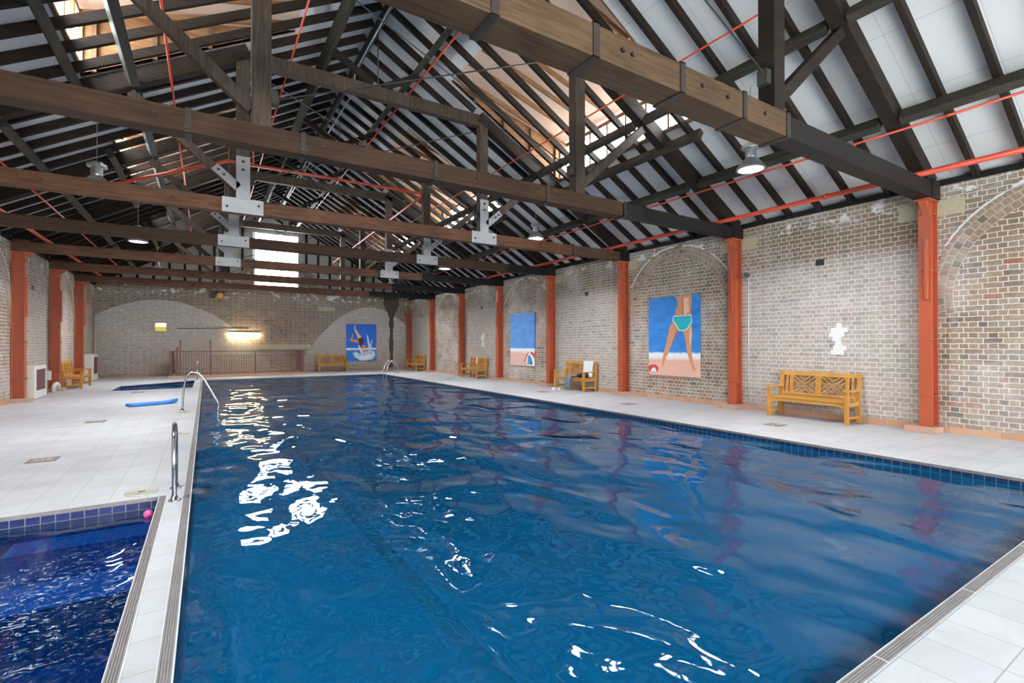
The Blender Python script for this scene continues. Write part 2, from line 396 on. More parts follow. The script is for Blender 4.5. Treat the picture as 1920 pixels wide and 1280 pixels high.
shell('trim_pool_basin', [(PX0, PY0), (PX1, PY0), (PX1, PY1), (PX0, PY1)], .85, 'pool_tile_x', 'pool_tile_y', 'pool_floor')
shell('trim_spa_basin', [(SX0, SY0), (SX1, SY0), (SX1, SY1), (SX0, SY1)], .95, 'spa_wall_x', 'spa_wall_y', 'spa_tile')
shell('trim_plunge_basin', SPA2, .95, 'spa_wall_x', 'spa_wall_y', 'spa_tile')
st = MB(); st.box(-1.42, SX1, 5.58, SY1, -.95, -.24); st.box(SX0, SX1, 5.02, 5.58, -.95, -.50); struct(st, 'trim_spa_steps', 'spa_step')
ln = MB()
for x in (1.74,): ln.box(x - .09, x + .09, PY0 + .9, PY1 - 1.2, -.849, -.843); ln.box(x - .45, x + .45, PY1 - 1.45, PY1 - 1.2, -.849, -.843)
struct(ln, 'trim_lane_lines', 'lane')
def watergrid(name, poly, z, mat, label, cat):
    m = MB(); m.poly([(x, y, z) for x, y in poly]); o = m.build(name, mat)
    if o.data.polygons[0].normal.z < 0: o.data.flip_normals()
    return tag(o, label, cat)
watergrid('pool_water', [(PX0, PY0), (PX1, PY0), (PX1, PY1), (PX0, PY1)], -.075, 'water', 'rippled blue water filling the long swimming pool', 'water')
watergrid('spa_water', [(SX0, SY0), (SX1, SY0), (SX1, SY1), (SX0, SY1)], -.10, 'spa_water', 'dark blue bubbling water in the spa by the near left corner', 'water')
watergrid('plunge_water', SPA2, -.10, 'water', 'blue water in the small angled plunge pool at the far left', 'water')
def ribs(name, x0, x1, y0, y1, along, n=5):
    m = MB(); m.mi = 0
    for k in range(n):
        if along == 'y':
            s = (x1 - x0) / n; m.box(x0 + s * k + s * .14, x0 + s * (k + .86), y0, y1, -.001, .006)
        else:
            s = (y1 - y0) / n; m.box(x0, x1, y0 + s * k + s * .14, y0 + s * (k + .86), -.001, .006)
    m.mi = 1
    if along == 'y': m.box(x0 - .004, x0 + .003, y0, y1, -.001, .004); m.box(x1 - .004, x1 + .006, y0, y1, -.02, .004)
    else:
        m.box(x0, x1, y1 - .004, y1 + .006, -.02, .004)
        k = x0
        while k < x1: m.box(k, k + .006, y0, y1, 0, .007); k += 1.2
    o = m.build(name, ['rib', 'rib_white']); o['kind'] = 'structure'
ribs('trim_pool_edge', -.188, PX0, 1.05, PY1, 'y'); ribs('trim_spa_edge', SX1, -.328, SY0, SY1, 'y'); ribs('trim_pool_near_edge', -.128 + .44, PX1, 1.0, PY0, 'x')
ce = MB(); ce.box(PX1 - .012, PX1 + .01, PY0, PY1, -.03, .003); ce.box(PX0, PX1, PY1 - .012, PY1 + .01, -.03, .003); ce.box(SX0, SX1, SY1 - .012, SY1 + .01, -.03, .003)
struct(ce, 'trim_pool_lip', 'rib')

# ------------------------------------------------------------------ walls
wr = MB(); wr.box(XR, XR + .35, YB, YF + .35, 0, 4.19); struct(wr, 'wall_right', 'brick_side')
wl = MB(); wl.box(XL - .35, XL, YB, YF + .35, 0, 4.19); struct(wl, 'wall_left', 'brick_side')
WX0, WX1, WZ0, WZ1 = 2.09, 4.32, 4.50, 7.45
wf = MB(); wf.box(XL, WX0, YF, YF + .35, 0, 4.36); wf.box(WX1, XR, YF, YF + .35, 0, 4.36); wf.box(WX0, WX1, YF, YF + .35, 0, WZ0)
wf.prism([(WX0 - 1.5, YF, 4.36), (WX0, YF, 4.36), (WX0, YF, 5.7), (WX0 - .9, YF, 5.1)], (0, .35, 0)); wf.prism([(WX1, YF, 4.36), (WX1 + 1.7, YF, 4.36), (WX1 + 1.0, YF, 5.2), (WX1, YF, 5.9)], (0, .35, 0))
struct(wf, 'wall_far', 'brick_far')
g = MB(); yg = YF + .12
g.prism([(XL - .35, yg, 4.3), (WX0, yg, 4.3), (WX0, yg, zl(WX0) + .05), (XL - .35, yg, zl(XL - .35) + .05)], (0, .1, 0))
g.prism([(WX1, yg, 4.3), (XR + .35, yg, 4.3), (XR + .35, yg, zl(XR + .35) + .05), (WX1, yg, zl(WX1) + .05)], (0, .1, 0))
g.prism([(WX0, yg, WZ1), (WX1, yg, WZ1), (WX1, yg, zl(WX1) + .05), (XC, yg, ZR + .05), (WX0, yg, zl(WX0) + .05)], (0, .1, 0))
gable = struct(g, 'wall_gable', 'gable')
gs = MB()
x = XL + .3
while x < XR - .2:
    if not (WX0 - .2 < x < WX1 + .2): gs.box(x - .05, x + .05, yg - .09, yg - .002, 4.37, zl(x) - .02)
    x += .62
gs.box(XL, XR, yg - .10, yg - .004, 4.362, 4.45)
struct(gs, 'trim_gable_studs', 'black_wood')
# end window
wn = MB()
for xx in (WX0, (WX0 + WX1) / 2 - .02, WX1 - .06): wn.box(xx, xx + (.06 if xx != (WX0 + WX1) / 2 - .02 else .04), YF + .05, YF + .11, WZ0, WZ1)
for k in range(8):
    z = WZ0 + (WZ1 - WZ0 - .05) * k / 7; wn.box(WX0, WX1, YF + .06, YF + .10, z, z + (.05 if k in (0, 7) else .018))
win1 = struct(wn, 'window_1', 'frame')
pn = MB(); pn.box(WX0 + .01, WX1 - .01, YF + .125, YF + .131, WZ0 + .01, WZ1 - .01); pn.build('pane', 'glass', win1)
# near end of the hall: unseen glazing, added and sized to admit sky light
nb = MB()
nb.box(XL, XR, YB - .12, YB, 0, 1.6); nb.box(XL, XR, YB - .12, YB, 3.1, 4.3)
for k in range(11):
    xx = XL + (XR - XL) * k / 10; nb.box(xx - .04, xx + .04, YB - .12, YB, 1.6, 3.1)
nb.box(XL, XR, YB - .10, YB - .03, 2.2, 2.27)
win_added = struct(nb, 'window_added_back', 'frame')
pn = MB(); pn.box(XL, XR, YB - .075, YB - .069, .1, 4.1); pn.build('pane', 'glass', win_added)
g = MB(); g.prism([(XL - .35, YB - .1, 4.3), (XR + .35, YB - .1, 4.3), (XR + .35, YB - .1, zl(XR + .35) + .05), (XC, YB - .1, ZR + .05), (XL - .35, YB - .1, zl(XL - .35) + .05)], (0, .08, 0))
struct(g, 'wall_back', 'gable')
# base tiles
bb = MB(); bb.box(XR - .025, XR, YB, YF, 0, .105); struct(bb, 'baseboard_right', 'base_tile')
bb = MB(); bb.box(XL, XL + .025, YB, YF, 0, .105); struct(bb, 'baseboard_left', 'base_tile')
bb = MB(); bb.box(XL, XR, YF - .025, YF, 0, .105); struct(bb, 'baseboard_far', 'base_tile_x')
# wall plates
wp = MB(); wp.box(XR - .03, XR + .3, YB, YF, 4.19, 4.29); struct(wp, 'trim_plate_right', 'black_wood')
wp = MB(); wp.box(XL - .3, XL + .03, YB, YF, 4.19, 4.29); struct(wp, 'trim_plate_left', 'black_wood')
# blind arches
def arch(name, yc, xw, side):
    m = MB(); uvl = m.bm.loops.layers.uv.new('UVMap'); r0, r1, zc, n = 1.50, 1.80, 2.28, 40
    xo = xw - side * .012; prev = None
    for k in range(n + 1):
        a = PI * (-.06 + 1.12 * k / n)
        cur = []
        for r in (r0, r1):
            y, z = yc + r * math.cos(a), zc + r * math.sin(a)
            cur.append((m.bm.verts.new((xo, y, z)), a * 1.65, r)); cur.append((m.bm.verts.new((xw, y, z)), a * 1.65, r + (.012 if r == r1 else -.012)))
        if prev:
            for (i, j) in ((0, 2), (0, 1), (2, 3)):
                vs = [prev[i], prev[j], cur[j], cur[i]]
                f = m.bm.faces.new([v[0] for v in vs])
                for lp, v in zip(f.loops, vs): lp[uvl].uv = (v[1] + 20, v[2] + 20)
        prev = cur
    m.mi = 1                     # broken line of white pointing round the ring
    for a0, a1, r in ((.16, .34, 1.81), (.36, .47, 1.83), (.54, .66, 1.82), (.70, .93, 1.81)):
        P_ = []
        for q in range(13):
            a = PI * (a0 + (a1 - a0) * q / 12); wd_ = .018 + .022 * abs(math.sin(q * 1.7 + yc)); P_.append((yc + r * math.cos(a), zc + r * math.sin(a), yc + (r + wd_) * math.cos(a), zc + (r + wd_) * math.sin(a)))
        for u, v in zip(P_, P_[1:]): m.prism([(xo, u[0], u[1]), (xo, v[0], v[1]), (xo, v[2], v[3]), (xo, u[2], u[3])], (side * .015, 0, 0))
    o = m.build(name, ['brick_arch', 'white']); o['kind'] = 'structure'
na = 1
for k in (-1, 1, 3, 5): arch('trim_arch_%d' % na, Y0 + BAY * (k + .5), XR, 1); na += 1
for k in (3, 5): arch('trim_arch_%d' % na, Y0 + BAY * (k + .5), XL, -1); na += 1
# sandstone pads, lintels and vent holes
ps = MB()
for k in range(-1, 8):
    y = Y0 + BAY * k
    ps.box(XR - .012, XR + .05, y - .45, y + .45, 3.68, 3.95)
    if k > 2: ps.box(XL - .05, XL + .012, y - .45, y + .45, 3.68, 3.95)
struct(ps, 'trim_pad_stones', 'stone')
ls = MB(); ls.box(2.0, 4.9, YF - .03, YF + .02, 1.27, 1.52); ls.box(4.68, 5.3, YF - .02, YF + .02, 1.0, 1.17); ls.box(5.3, 6.2, YF - .015, YF + .02, 3.4, 3.62)
struct(ls, 'trim_lintel_stones', 'stone')
vh = MB()
for k in (0, 2, 4, 6):
    y = Y0 + BAY * (k + .5); vh.box(XR - .004, XR + .02, y - .08, y + .08, 3.10, 3.23)
for k in (4, 6):
    y = Y0 + BAY * (k + .5); vh.box(XL - .02, XL + .004, y - .12, y + .12, 3.10, 3.25)
struct(vh, 'trim_vent_holes', 'black')
wpch = MB()
for y, zc, sc in ((Y0 + BAY * .5 - .33, 1.6, 1.0), (Y0 + BAY * 4.5 - .1, 1.7, 1.3)):
    for q, (l_, r_) in enumerate(((.10, .13), (.15, .09), (.06, .05), (.05, .10), (.11, .16), (.17, .13), (.07, .03))):
        z = zc + (q - 3.5) * .0885; wpch.box(XR - .005, XR + .01, y - l_ * sc, y + r_ * sc, z, z + .0885)
struct(wpch, 'trim_plaster_patches', 'white')
sw = MB(); ed = []
for q in range(41):
    z = .12 + 4.2 * q / 40; hw_ = .12 + .03 * math.sin(z * 5) + random.uniform(-.025, .025) + (.34 * min(1, max(0, (z - 3.1) / .7)))
    ed.append((9.48 - hw_, 9.48 + hw_ * (.95 + random.uniform(-.1, .1)), z))
for a, b in zip(ed, ed[1:]): sw.prism([(a[0], YF - .004, a[2]), (a[1], YF - .004, a[2]), (b[1], YF - .004, b[2]), (b[0], YF - .004, b[2])], (0, .01, 0))
struct(sw, 'trim_damp_stain', 'stainwall')

# ------------------------------------------------------------------ roof lining
ceil = MB()
def lin(side, ya, yb, da, db):
    A = [(XC + side * d, ya, ZR - SL * d) for d in (da, db)]
    ceil.prism([A[0], A[1], (A[1][0], ya, A[1][2] + .05), (A[0][0], ya, A[0][2] + .05)], (0, yb - ya, 0))
DM = XR + .42 - XC
for side in (1, -1):
    y = YB - .1
    for a, b in DORM:
        lin(side, y, a, 0, DM); lin(side, a, b, 0, D0); lin(side, a, b, D1, DM); y = b
    lin(side, y, YF + .35, 0, DM)
struct(ceil, 'ceiling', 'lining')

# ------------------------------------------------------------------ rafters
def raf_bar(m, side, y, da, db, wd=.075, ht=.13):
    m.bar((XC + side * da, y, ZR - SL * da - ht / 2 - .012), (XC + side * db, y, ZR - SL * db - ht / 2 - .012), wd, ht)
proto = {}
for side in (1, -1):
    m = MB(); raf_bar(m, side, 0, .11, DM - .25); o = m.build('rafter', 'raf', origin=(XC, 0, ZR)); proto[(side, 'long')] = o
    m = MB(); raf_bar(m, side, 0, .11, 2.36); o = m.build('short_rafter', 'raf', origin=(XC, 0, ZR)); proto[(side, 'short')] = o
used = set()
def rafter(side, y, kind, label, group):
    p = proto[(side, kind)]
    o = p if (side, kind) not in used else p.copy()
    if (side, kind) in used: COL.objects.link(o)
    used.add((side, kind)); o.location = (XC, y, ZR); tag(o, label, 'rafter', group)
for side, sn in ((1, 'right'), (-1, 'left')):
    for k in range(-2, 7):
        for j in range(7 if k == 6 else 6):
            y = Y0 + BAY * k + BAY / 6 * j
            if y < YB + .1 or y > YF - .1: continue
            where = 'before the nearest truss' if k < 0 else 'beyond the %s truss from the viewer' % ORD[k]
            if j == 0:
                if k < 0: continue
                rafter(side, y, 'short', 'short dark rafter at the ridge above the %s truss, %s slope' % (ORD[k], sn), 'ridge rafters over the trusses on the %s slope' % sn)
            else:
                if k == -2: where = 'overhead at the near end'
                if k < 0 and side == -1: continue
                rafter(side, y, 'long', 'dark rafter on %s roof slope, %s %s' % (sn, ORD[j - 1], where), 'common rafters on the %s slope' % sn)

# ------------------------------------------------------------------ purlins and ridge
for side, sn in ((1, 'right'), (-1, 'left')):
    for lev, d, wd, ht in (('lower', 5.87, .13, .19), ('middle', 4.20, .13, .17)):
        for k in range(-1, 7):
            if k < 0 and side < 0: continue
            ya = (Y0 + BAY * k + .14) if k >= 0 else YB; yb = Y0 + BAY * (k + 1) - .14 if k < 6 else YF - .02
            x, z = XC + side * d, ZR - SL * d - .185 - ht / 2
            m = MB(); m.bar((x, ya, z), (x, yb, z), wd, ht, up=(side * SL, 0, 1))
            wh = 'over the near deck' if k < 0 else ('between the %s and %s trusses' % (ORD[k], ORD[k + 1]) if k < 6 else 'between the last truss and the far gable')
            o = m.build('purlin', 'raf_y', origin=(x, (ya + yb) / 2, z)); tag(o, '%s timber purlin on the %s slope, %s' % (lev, sn, wh), 'purlin', '%s purlins of the %s slope' % (lev, sn))
    x, z = XC + side * .95, ZR - SL * .95 - .18 - .095
    m = MB(); m.bar((x, YB, z), (x, YF, z), .12, .19, up=(side * SL, 0, 1)); o = m.build('purlin', 'raf_y', origin=(x, 12, z))
    tag(o, 'long upper purlin just below the ridge on the %s slope' % sn, 'purlin')
m = MB(); m.box(XC - .03, XC + .03, YB, YF, ZR - .28, ZR - .06); o = m.build('ridge_board', 'raf_y', origin=(XC, 12, ZR - .2)); tag(o, 'dark ridge board along the very top of the roof', 'ridge board')

# ------------------------------------------------------------------ trusses
PXO = 2.57                                # queen posts either side of the ridge line
ZB0, ZB1 = 3.955, 4.215                   # tie beam
def plate_bolt(m, x, y, z): m.tube([(x, y, z), (x, y - .03, z)], .022, 6)
for k, yc in enumerate(YT[:7]):
    pos = 'nearest roof truss, its heavy brown tie beam crossing the top right' if k == 0 else '%s roof truss from the viewer%s' % (ORD[k], {1: ', dark tie beam strapped with iron', 2: ', with grey steel plates at its posts', 3: ', grey steel plates, carrying a red pipe', 4: ', ending over the nearest left red column', 5: ', tie beam ending near the left bench', 6: ', the last one before the far wall'}[k])
    t = thing('roof_truss', 'dark timber ' + pos, 'roof truss', (XC, yc, ZB0), 'queen post roof trusses')
    bm_ = {0: 'beam_warm', 1: 'beam_x', 2: 'beam_rust', 3: 'beam_x', 4: 'beam_rust', 5: 'beam_rust', 6: 'beam_rust', 7: 'black_wood'}[k]
    hw = .10
    if k == 0:
        m = MB(); m.box(XL + .02, 5.85, yc - .16, yc + .17, ZB0 - .02, ZB1); m.build('tie_beam', 'beam_warm', t, .008)
        m = MB(); m.box(5.85, XR - .02, yc - .12, yc + .12, ZB0 + .005, ZB1 + .01); m.build('tie_beam', 'black_wood', t, .008)
        for xx in (1.80, 2.79, 3.90, 4.92, 5.78):
            m = MB()
            for q in ((yc - .172, yc - .16, ZB0 - .03, ZB1 + .012), (yc + .17, yc + .182, ZB0 - .03, ZB1 + .012)): m.box(xx - .035, xx + .035, *q)
            m.box(xx - .035, xx + .035, yc - .172, yc + .182, ZB0 - .032, ZB0 - .02); m.box(xx - .035, xx + .035, yc - .172, yc + .182, ZB1, ZB1 + .012)
            m.build('iron_strap', 'iron', t)
        for xx in (3.1, 3.22, 4.2, 4.62, 5.3): m = MB(); plate_bolt(m, xx, yc - .16, (ZB0 + ZB1) / 2); m.build('bolt', 'iron', t)
    else:
        m = MB()
        if k in (1,):
            m.box(XL + .02, 6.75, yc - hw - .02, yc + hw + .02, ZB0, ZB1 + .01); m.build('tie_beam', bm_, t, .008)
            m = MB(); m.box(6.75, XR - .02, yc - hw, yc + hw, ZB0 + .01, ZB1); m.build('tie_beam', 'black_wood', t, .008)
        else:
            xe = 8.6 if k in (2, 3) else 7.0
            m.box(XL + .02, xe, yc - hw, yc + hw, ZB0, ZB1); m.build('tie_beam', bm_, t, .008)
            m = MB(); m.box(xe, XR - .02, yc - hw, yc + hw, ZB0, ZB1); m.build('tie_beam', 'beam_warm' if k == 2 else 'black_wood', t, .008)
        for xx in {1: (-.18, 1.06, 2.9, 4.97, 6.8), 2: (8.5,), 4: (1.3, 3.9, 5.3), 5: (), 6: (1.0, 4.9), 3: (8.4,), 7: ()}[k]:
            h2 = hw + (.02 if k == 1 else 0)
            m = MB(); m.box(xx - .03, xx + .03, yc - h2 - .012, yc - h2, ZB0 - .015, ZB1 + .025); m.box(xx - .03, xx + .03, yc + h2, yc + h2 + .012, ZB0 - .015, ZB1 + .025)
            m.box(xx - .03, xx + .03, yc - h2 - .012, yc + h2 + .012, ZB0 - .017, ZB0 - .002)
            m.box(xx - .045, xx + .045, yc - h2 - .03, yc - h2 - .012, ZB0 + .03, ZB0 + .07)
            m.build('iron_strap', 'iron', t)
        for xx in (-2.2, -.5, 1.3, 2.3, 3.6, 4.6, 7.4): m = MB(); plate_bolt(m, xx, yc - hw - (.015 if k == 1 else -.005), (ZB0 + ZB1) / 2 + .02); m.build('bolt', 'iron', t)
    # dark shoes at the columns
    for s in (1, -1):
        xa = XR if s > 0 else XL
        m = MB(); x0, x1 = sorted((xa - s * .012, xa - s * .36)); m.box(x0, x1, yc - .135, yc + .135, ZB0 - .004, ZB1 + .04); m.build('beam_shoe', 'black_wood' if s > 0 else bm_, t)
    # principal rafters
    for s in (1, -1):
        da, db = DM - .52, PXO - .1
        m = MB(); ht = .27
        m.bar((XC + s * da, yc, ZR - SL * da - ht / 2 * 1.15 - .01), (XC + s * db, yc, ZR - SL * db - ht / 2 * 1.15 - .01), .20, ht)
        m.build('principal_rafter', 'raf', t, .006)
        x = XC + s * PXO
        m = MB(); m.box(x - .11, x + .11, yc - .10, yc + .10, ZB1, zl(x) - .2); m.build('queen_post', 'post' if k else 'raf', t, .006)
        # strut from post foot up to the middle purlin
        d2 = 4.25; z2 = ZR - SL * d2 - .38
        m = MB(); m.bar((x + s * .1, yc, ZB1 + .22), (XC + s * d2, yc, z2), .11, .15); m.build('strut', 'post' if k else 'raf', t, .004)
        if k in (2, 3, 4):
            m = MB(); yy = yc - .115
            m.box(x - .115, x + .115, yy, yy + .012, ZB1, ZB1 + .80); m.box(x - .34, x + .34, yy, yy + .012, ZB0 - .005, ZB1 + .01)
            dv = Vector((XC + s * d2 - (x + s * .1), 0, z2 - ZB1 - .22)).normalized()
            a = Vector((x + s * .08, yy + .006, ZB1 + .21)); m.bar(a, a + dv * .5, .012, .15)
            m.build('steel_plate', 'grey_steel', t)
            bp_ = [(x - .26, 4.05), (x + .26, 4.12), (x, ZB1 + .55), (x, ZB1 + .7)] + [((a + dv * q).x, (a + dv * q).z) for q in (.3, .42)]
            for bx, bz in bp_: m = MB(); plate_bolt(m, bx, yy, bz); m.build('plate_bolt', 'iron', t)
    m = MB(); m.box(XC - PXO + .11, XC + PXO - .11, yc - .085, yc + .085, 6.80, 7.07); m.build('straining_beam', 'post', t, .006)
    for s in (1, -1):
        m = MB(); m.bar((XC + s * .12, yc, 7.12), (XC + s * .93, yc, 7.58), .09, .13); m.build('ridge_strut', 'raf', t)
    m = MB(); m.tube([(XC, yc, 7.05), (XC, yc, ZR - .285)], .012, 6); m.build('king_rod', 'rod', t)
    m = MB(); m.tube([(XC - PXO + .12, yc + .03, 4.62), (XC + PXO - .1, yc + .03, 6.72)], .011, 6); m.tube([(XC + PXO - .12, yc - .03, 4.62), (XC - PXO + .1, yc - .03, 6.72)], .011, 6)
    for s in (1, -1): m.box(*sorted((XC + s * (PXO - .111), XC + s * (PXO - .2))), yc - .06, yc + .06, 4.55, 4.72)
    m.build('tie_rods', 'rod', t)

# ------------------------------------------------------------------ dormers
def dormer(side, i, ya, yb):
    sn = 'right' if side > 0 else 'left'
    X = lambda d: XC + side * d
    z0, z1 = ZR - SL * D0, ZR - SL * D1
    t = thing('dormer', '%s raised dormer of brown boards and glass on the %s slope' % (['nearest', 'second', 'farthest'][i], sn), 'dormer', (X(D1), (ya + yb) / 2, z1), 'roof dormers')
    for yy, th in ((ya, -.04), (yb, .04)):
        m = MB(); m.prism([(X(D0), yy, z0), (X(D1), yy, z1), (X(D1), yy, ZH + .05), (X(D0), yy, z0 + .05)], (0, th, 0)); m.build('cheek', 'board', t)
        ins = 1 if th < 0 else -1
        for d in (2.3, 3.1, 3.9, 4.7):
            zt = z0 + (ZH - z0) * (d - D0) / (D1 - D0)
            m = MB(); a, b = sorted((yy, yy + ins * .06)); m.box(X(d) - .035, X(d) + .035, a, b, ZR - SL * d, zt - .01); m.build('stud', 'stud', t)
    m = MB(); m.prism([(X(D0 - .05), ya - .04, z0 + .03), (X(D1 + .25), ya - .04, ZH - .02), (X(D1 + .25), ya - .04, ZH + .03), (X(D0 - .05), ya - .04, z0 + .08)], (0, yb - ya + .08, 0)); m.build('ceiling_board', 'warm_bounce', t)
    y = ya + .35
    while y < yb - .2:
        m = MB(); m.bar((X(D0), y, z0 - .03), (X(D1), y, ZH - .08), .05, .09); m.build('dormer_rafter', 'board', t); y += .6
    m = MB()
    m.box(*sorted((X(D1 - .05), X(D1 + .05))), ya, yb, z1 + .03, z1 + .09); m.box(*sorted((X(D1 - .04), X(D1 + .04))), ya, yb, ZH - .09, ZH)
    n = 7
    for q in range(n + 1):
        y = ya + .02 + (yb - ya - .06) * q / n; m.box(*sorted((X(D1 - .03), X(D1 + .03))), y, y + .045, z1 + .03, ZH)
    fr = m.build('window_frame', 'frame_brown', t)
    m = MB(); m.box(*sorted((X(D1 + .032), X(D1 + .037))), ya + .02, yb - .02, z1 + .05, ZH - .05); m.build('pane', 'glass', fr)
    m = MB(); x = X(D1); z = z1 - .29; m.bar((x, ya - .1, z), (x, yb + .1, z), .12, .18, up=(side * SL, 0, 1)); m.build('sill_beam', 'raf_y', t)
for i, (a, b) in enumerate(DORM):
    for side in (1, -1): dormer(side, i, a, b)

# ------------------------------------------------------------------ red steel columns
def column(k, s):
    yc = YT[k]; xa = XR if s > 0 else XL; fx = xa - s * .268
    sn = 'right' if s > 0 else 'left'
    if s > 0:
        lab = 'red steel column on the right wall, ' + ['nearest the viewer', 'right of the bather painting', 'left of the bather painting', 'right of the beach ball painting', 'left of the beach ball painting', 'fifth bay marker before the white papered bench', 'second from the far wall', 'in the far right corner'][k]
        if k == 5: lab = 'red steel column on the right wall, just behind the bench with white paper'
    else: lab = 'red steel column on the left wall, ' + {3: 'nearest the viewer', 4: 'beside the tall cream heater', 5: 'between grey junction box and bench', 6: 'behind the left bench'}[k]
    t = thing('steel_column', lab, 'column', (xa - s * .15, yc, 0), 'red steel columns')
    X = lambda d: fx + s * d
    def bx(m, d0, d1, y0, y1, z0, z1): a, b = sorted((X(d0), X(d1))); m.box(a, b, y0, y1, z0, z1)
    m = MB(); zt = 3.40 if k == 7 else 3.945
    bx(m, 0, .018, yc - .095, yc + .095, .1, zt); bx(m, .018, .25, yc - .012, yc + .012, .1, zt); bx(m, .238, .256, yc - .095, yc + .095, .1, zt)
    m.build('shaft', 'red', t, .003)
    m = MB(); bx(m, -.16, .262, yc - .11, yc + .11, zt - .03, zt + .003); m.prism([(X(-.14), yc - .05, zt - .03), (X(0), yc - .05, zt - .03), (X(0), yc - .05, zt - .16)], (0, .10, 0)); m.build('cap_bracket', 'red', t)
    m = MB(); bx(m, -.045, -.001, yc - .05, yc + .005, 2.25, 3.28); m.build('cover_bar', 'red', t, .004)
    for z in (.62, 1.58, 2.75, 3.72):
        if z > zt: continue
        for y in (yc - .06, yc + .06): m = MB(); m.tube([(X(0), y, z), (X(-.024), y, z)], [.024, .018], 8); m.build('bolt', 'red', t)
        m = MB(); q0, q1 = sorted((X(.02), X(.235))); m.box(q0, q1, yc - .085, yc - .012, z - .012, z + .004); m.build('stiffener', 'red', t)
    m = MB(); bx(m, -.13, .264, yc - .16, yc + .27 if s > 0 else yc + .16, 0, .1); m.build('plinth', 'plinth', t, .006)
for k in range(8): column(k, 1)
for k in (4, 5, 6): column(k, -1)

# ------------------------------------------------------------------ benches
def make_bench():
    t = thing('garden_bench', '', 'bench')
    L, hx = 1.46, .73
    for sx in (-1, 1):
        x = sx * hx
        m = MB(); m.box(x - .034, x + .034, -.27, -.20, 0, .60); m.build('leg', 'bench_z', t, .004)
        m = MB(); m.prism([(x - .032, .20, 0), (x - .032, .265, 0), (x - .032, .265, .42), (x - .032, .33, .93), (x - .032, .27, .93), (x - .032, .20, .42)], (.064, 0, 0)); m.build('leg', 'bench_z', t, .004)
        m = MB(); m.box(x - .042, x + .042, -.30, .27, .60, .632); m.build('armrest', 'bench', t, .006)
        m = MB(); m.box(x - .022, x + .022, -.20, .20, .10, .15); m.build('side_stretcher', 'bench', t)
        m = MB(); m.box(x - .02, x + .02, -.20, .20, .33, .40); m.build('side_rail', 'bench', t)
    m = MB()
    for q in range(7): m.box(-hx - .03 if q else -hx + .035, hx + .03 if q else hx - .035, -.275 + q * .075, -.275 + q * .075 + .062, .405, .428)
    m.build('seat', 'bench', t, .003)
    m = MB(); m.prism([(-hx + .034, -.245, .40), (-hx + .034, -.245, .25), (-hx + .13, -.245, .33), (hx - .13, -.245, .33), (hx - .034, -.245, .25), (hx - .034, -.245, .40)], (0, .025, 0)); m.build('apron', 'bench', t)
    yb = lambda z: .235 + (z - .42) * .127
    def rail(m, xa, xb, z, h): m.prism([(xa, yb(z) - .013, z), (xa, yb(z) + .016, z), (xa, yb(z + h) + .016, z + h), (xa, yb(z + h) - .013, z + h)], (xb - xa, 0, 0))
    m = MB(); rail(m, -hx + .03, hx - .03, .84, .085); m.build('top_rail', 'bench', t, .005)
    m = MB(); rail(m, -hx + .03, hx - .03, .445, .05); m.build('lower_rail', 'bench', t)
    m = MB(); z0, z1 = .495, .84
    def slat(xa, za, xb, zb, wd=.021):
        a, b = Vector((xa, yb(za), za)), Vector((xb, yb(zb), zb)); m.bar(a, b, .02, wd, up=(0, 0, 1)) if abs(xb - xa) > 1e-4 else m.bar(a, b, wd, .02, up=(0, 1, 0))
    for x in (-.62, -.545, 0, .545, .62): slat(x, z0, x, z1, .038)
    for cx in (-.2725, .2725):
        hw = .225; zc, hh = (z0 + z1) / 2, (z1 - z0) / 2
        for x in (cx - hw - .01, cx + hw + .01): slat(x, z0, x, z1, .03)
        def P(u, v): return (cx + u * hw, zc + v * hh)
        def ln_(a, b): (xa, za), (xb, zb) = P(*a), P(*b); slat(xa, za, xb, zb)
        ln_((-1, 1), (1, -1)); ln_((-1, -1), (1, 1))
        for c_ in (((-.5, 1), (0, .48), (.5, 1)), ((-.5, -1), (0, -.48), (.5, -1)), ((-1, .5), (-.48, 0), (-1, -.5)), ((1, .5), (.48, 0), (1, -.5))):
            ln_(c_[0], c_[1]); ln_(c_[1], c_[2])
    m.build('back_lattice', 'bench', t)
    return t
b0 = make_bench()
spots = [(10.235, 5.04, -PI / 2, 'golden teak bench with lattice back, nearest on the right wall'),
         (10.235, 12.42, -PI / 2, 'teak bench holding a white towel and jeans by the right wall'),
         (10.235, 19.55, -PI / 2, 'teak bench with a strip of white paper on its back, by the right wall'),
         (10.235, 26.75, -PI / 2, 'teak bench by the far end of the right wall, between two red columns'),
         (5.98, 28.35, 0, 'dark honey teak bench below the far wall beside the diver painting'),
         (-3.86, 22.75, PI / 2, 'teak bench on the left deck in front of a red column')]
benches = []
for i, (x, y, rz, lab) in enumerate(spots):
    o = b0 if i == 0 else copy_tree(b0)
    o.location = (x, y, 0); o.rotation_euler = (0, 0, rz); o['label'] = lab; o['group'] = 'teak lattice benches'; benches.append(o)

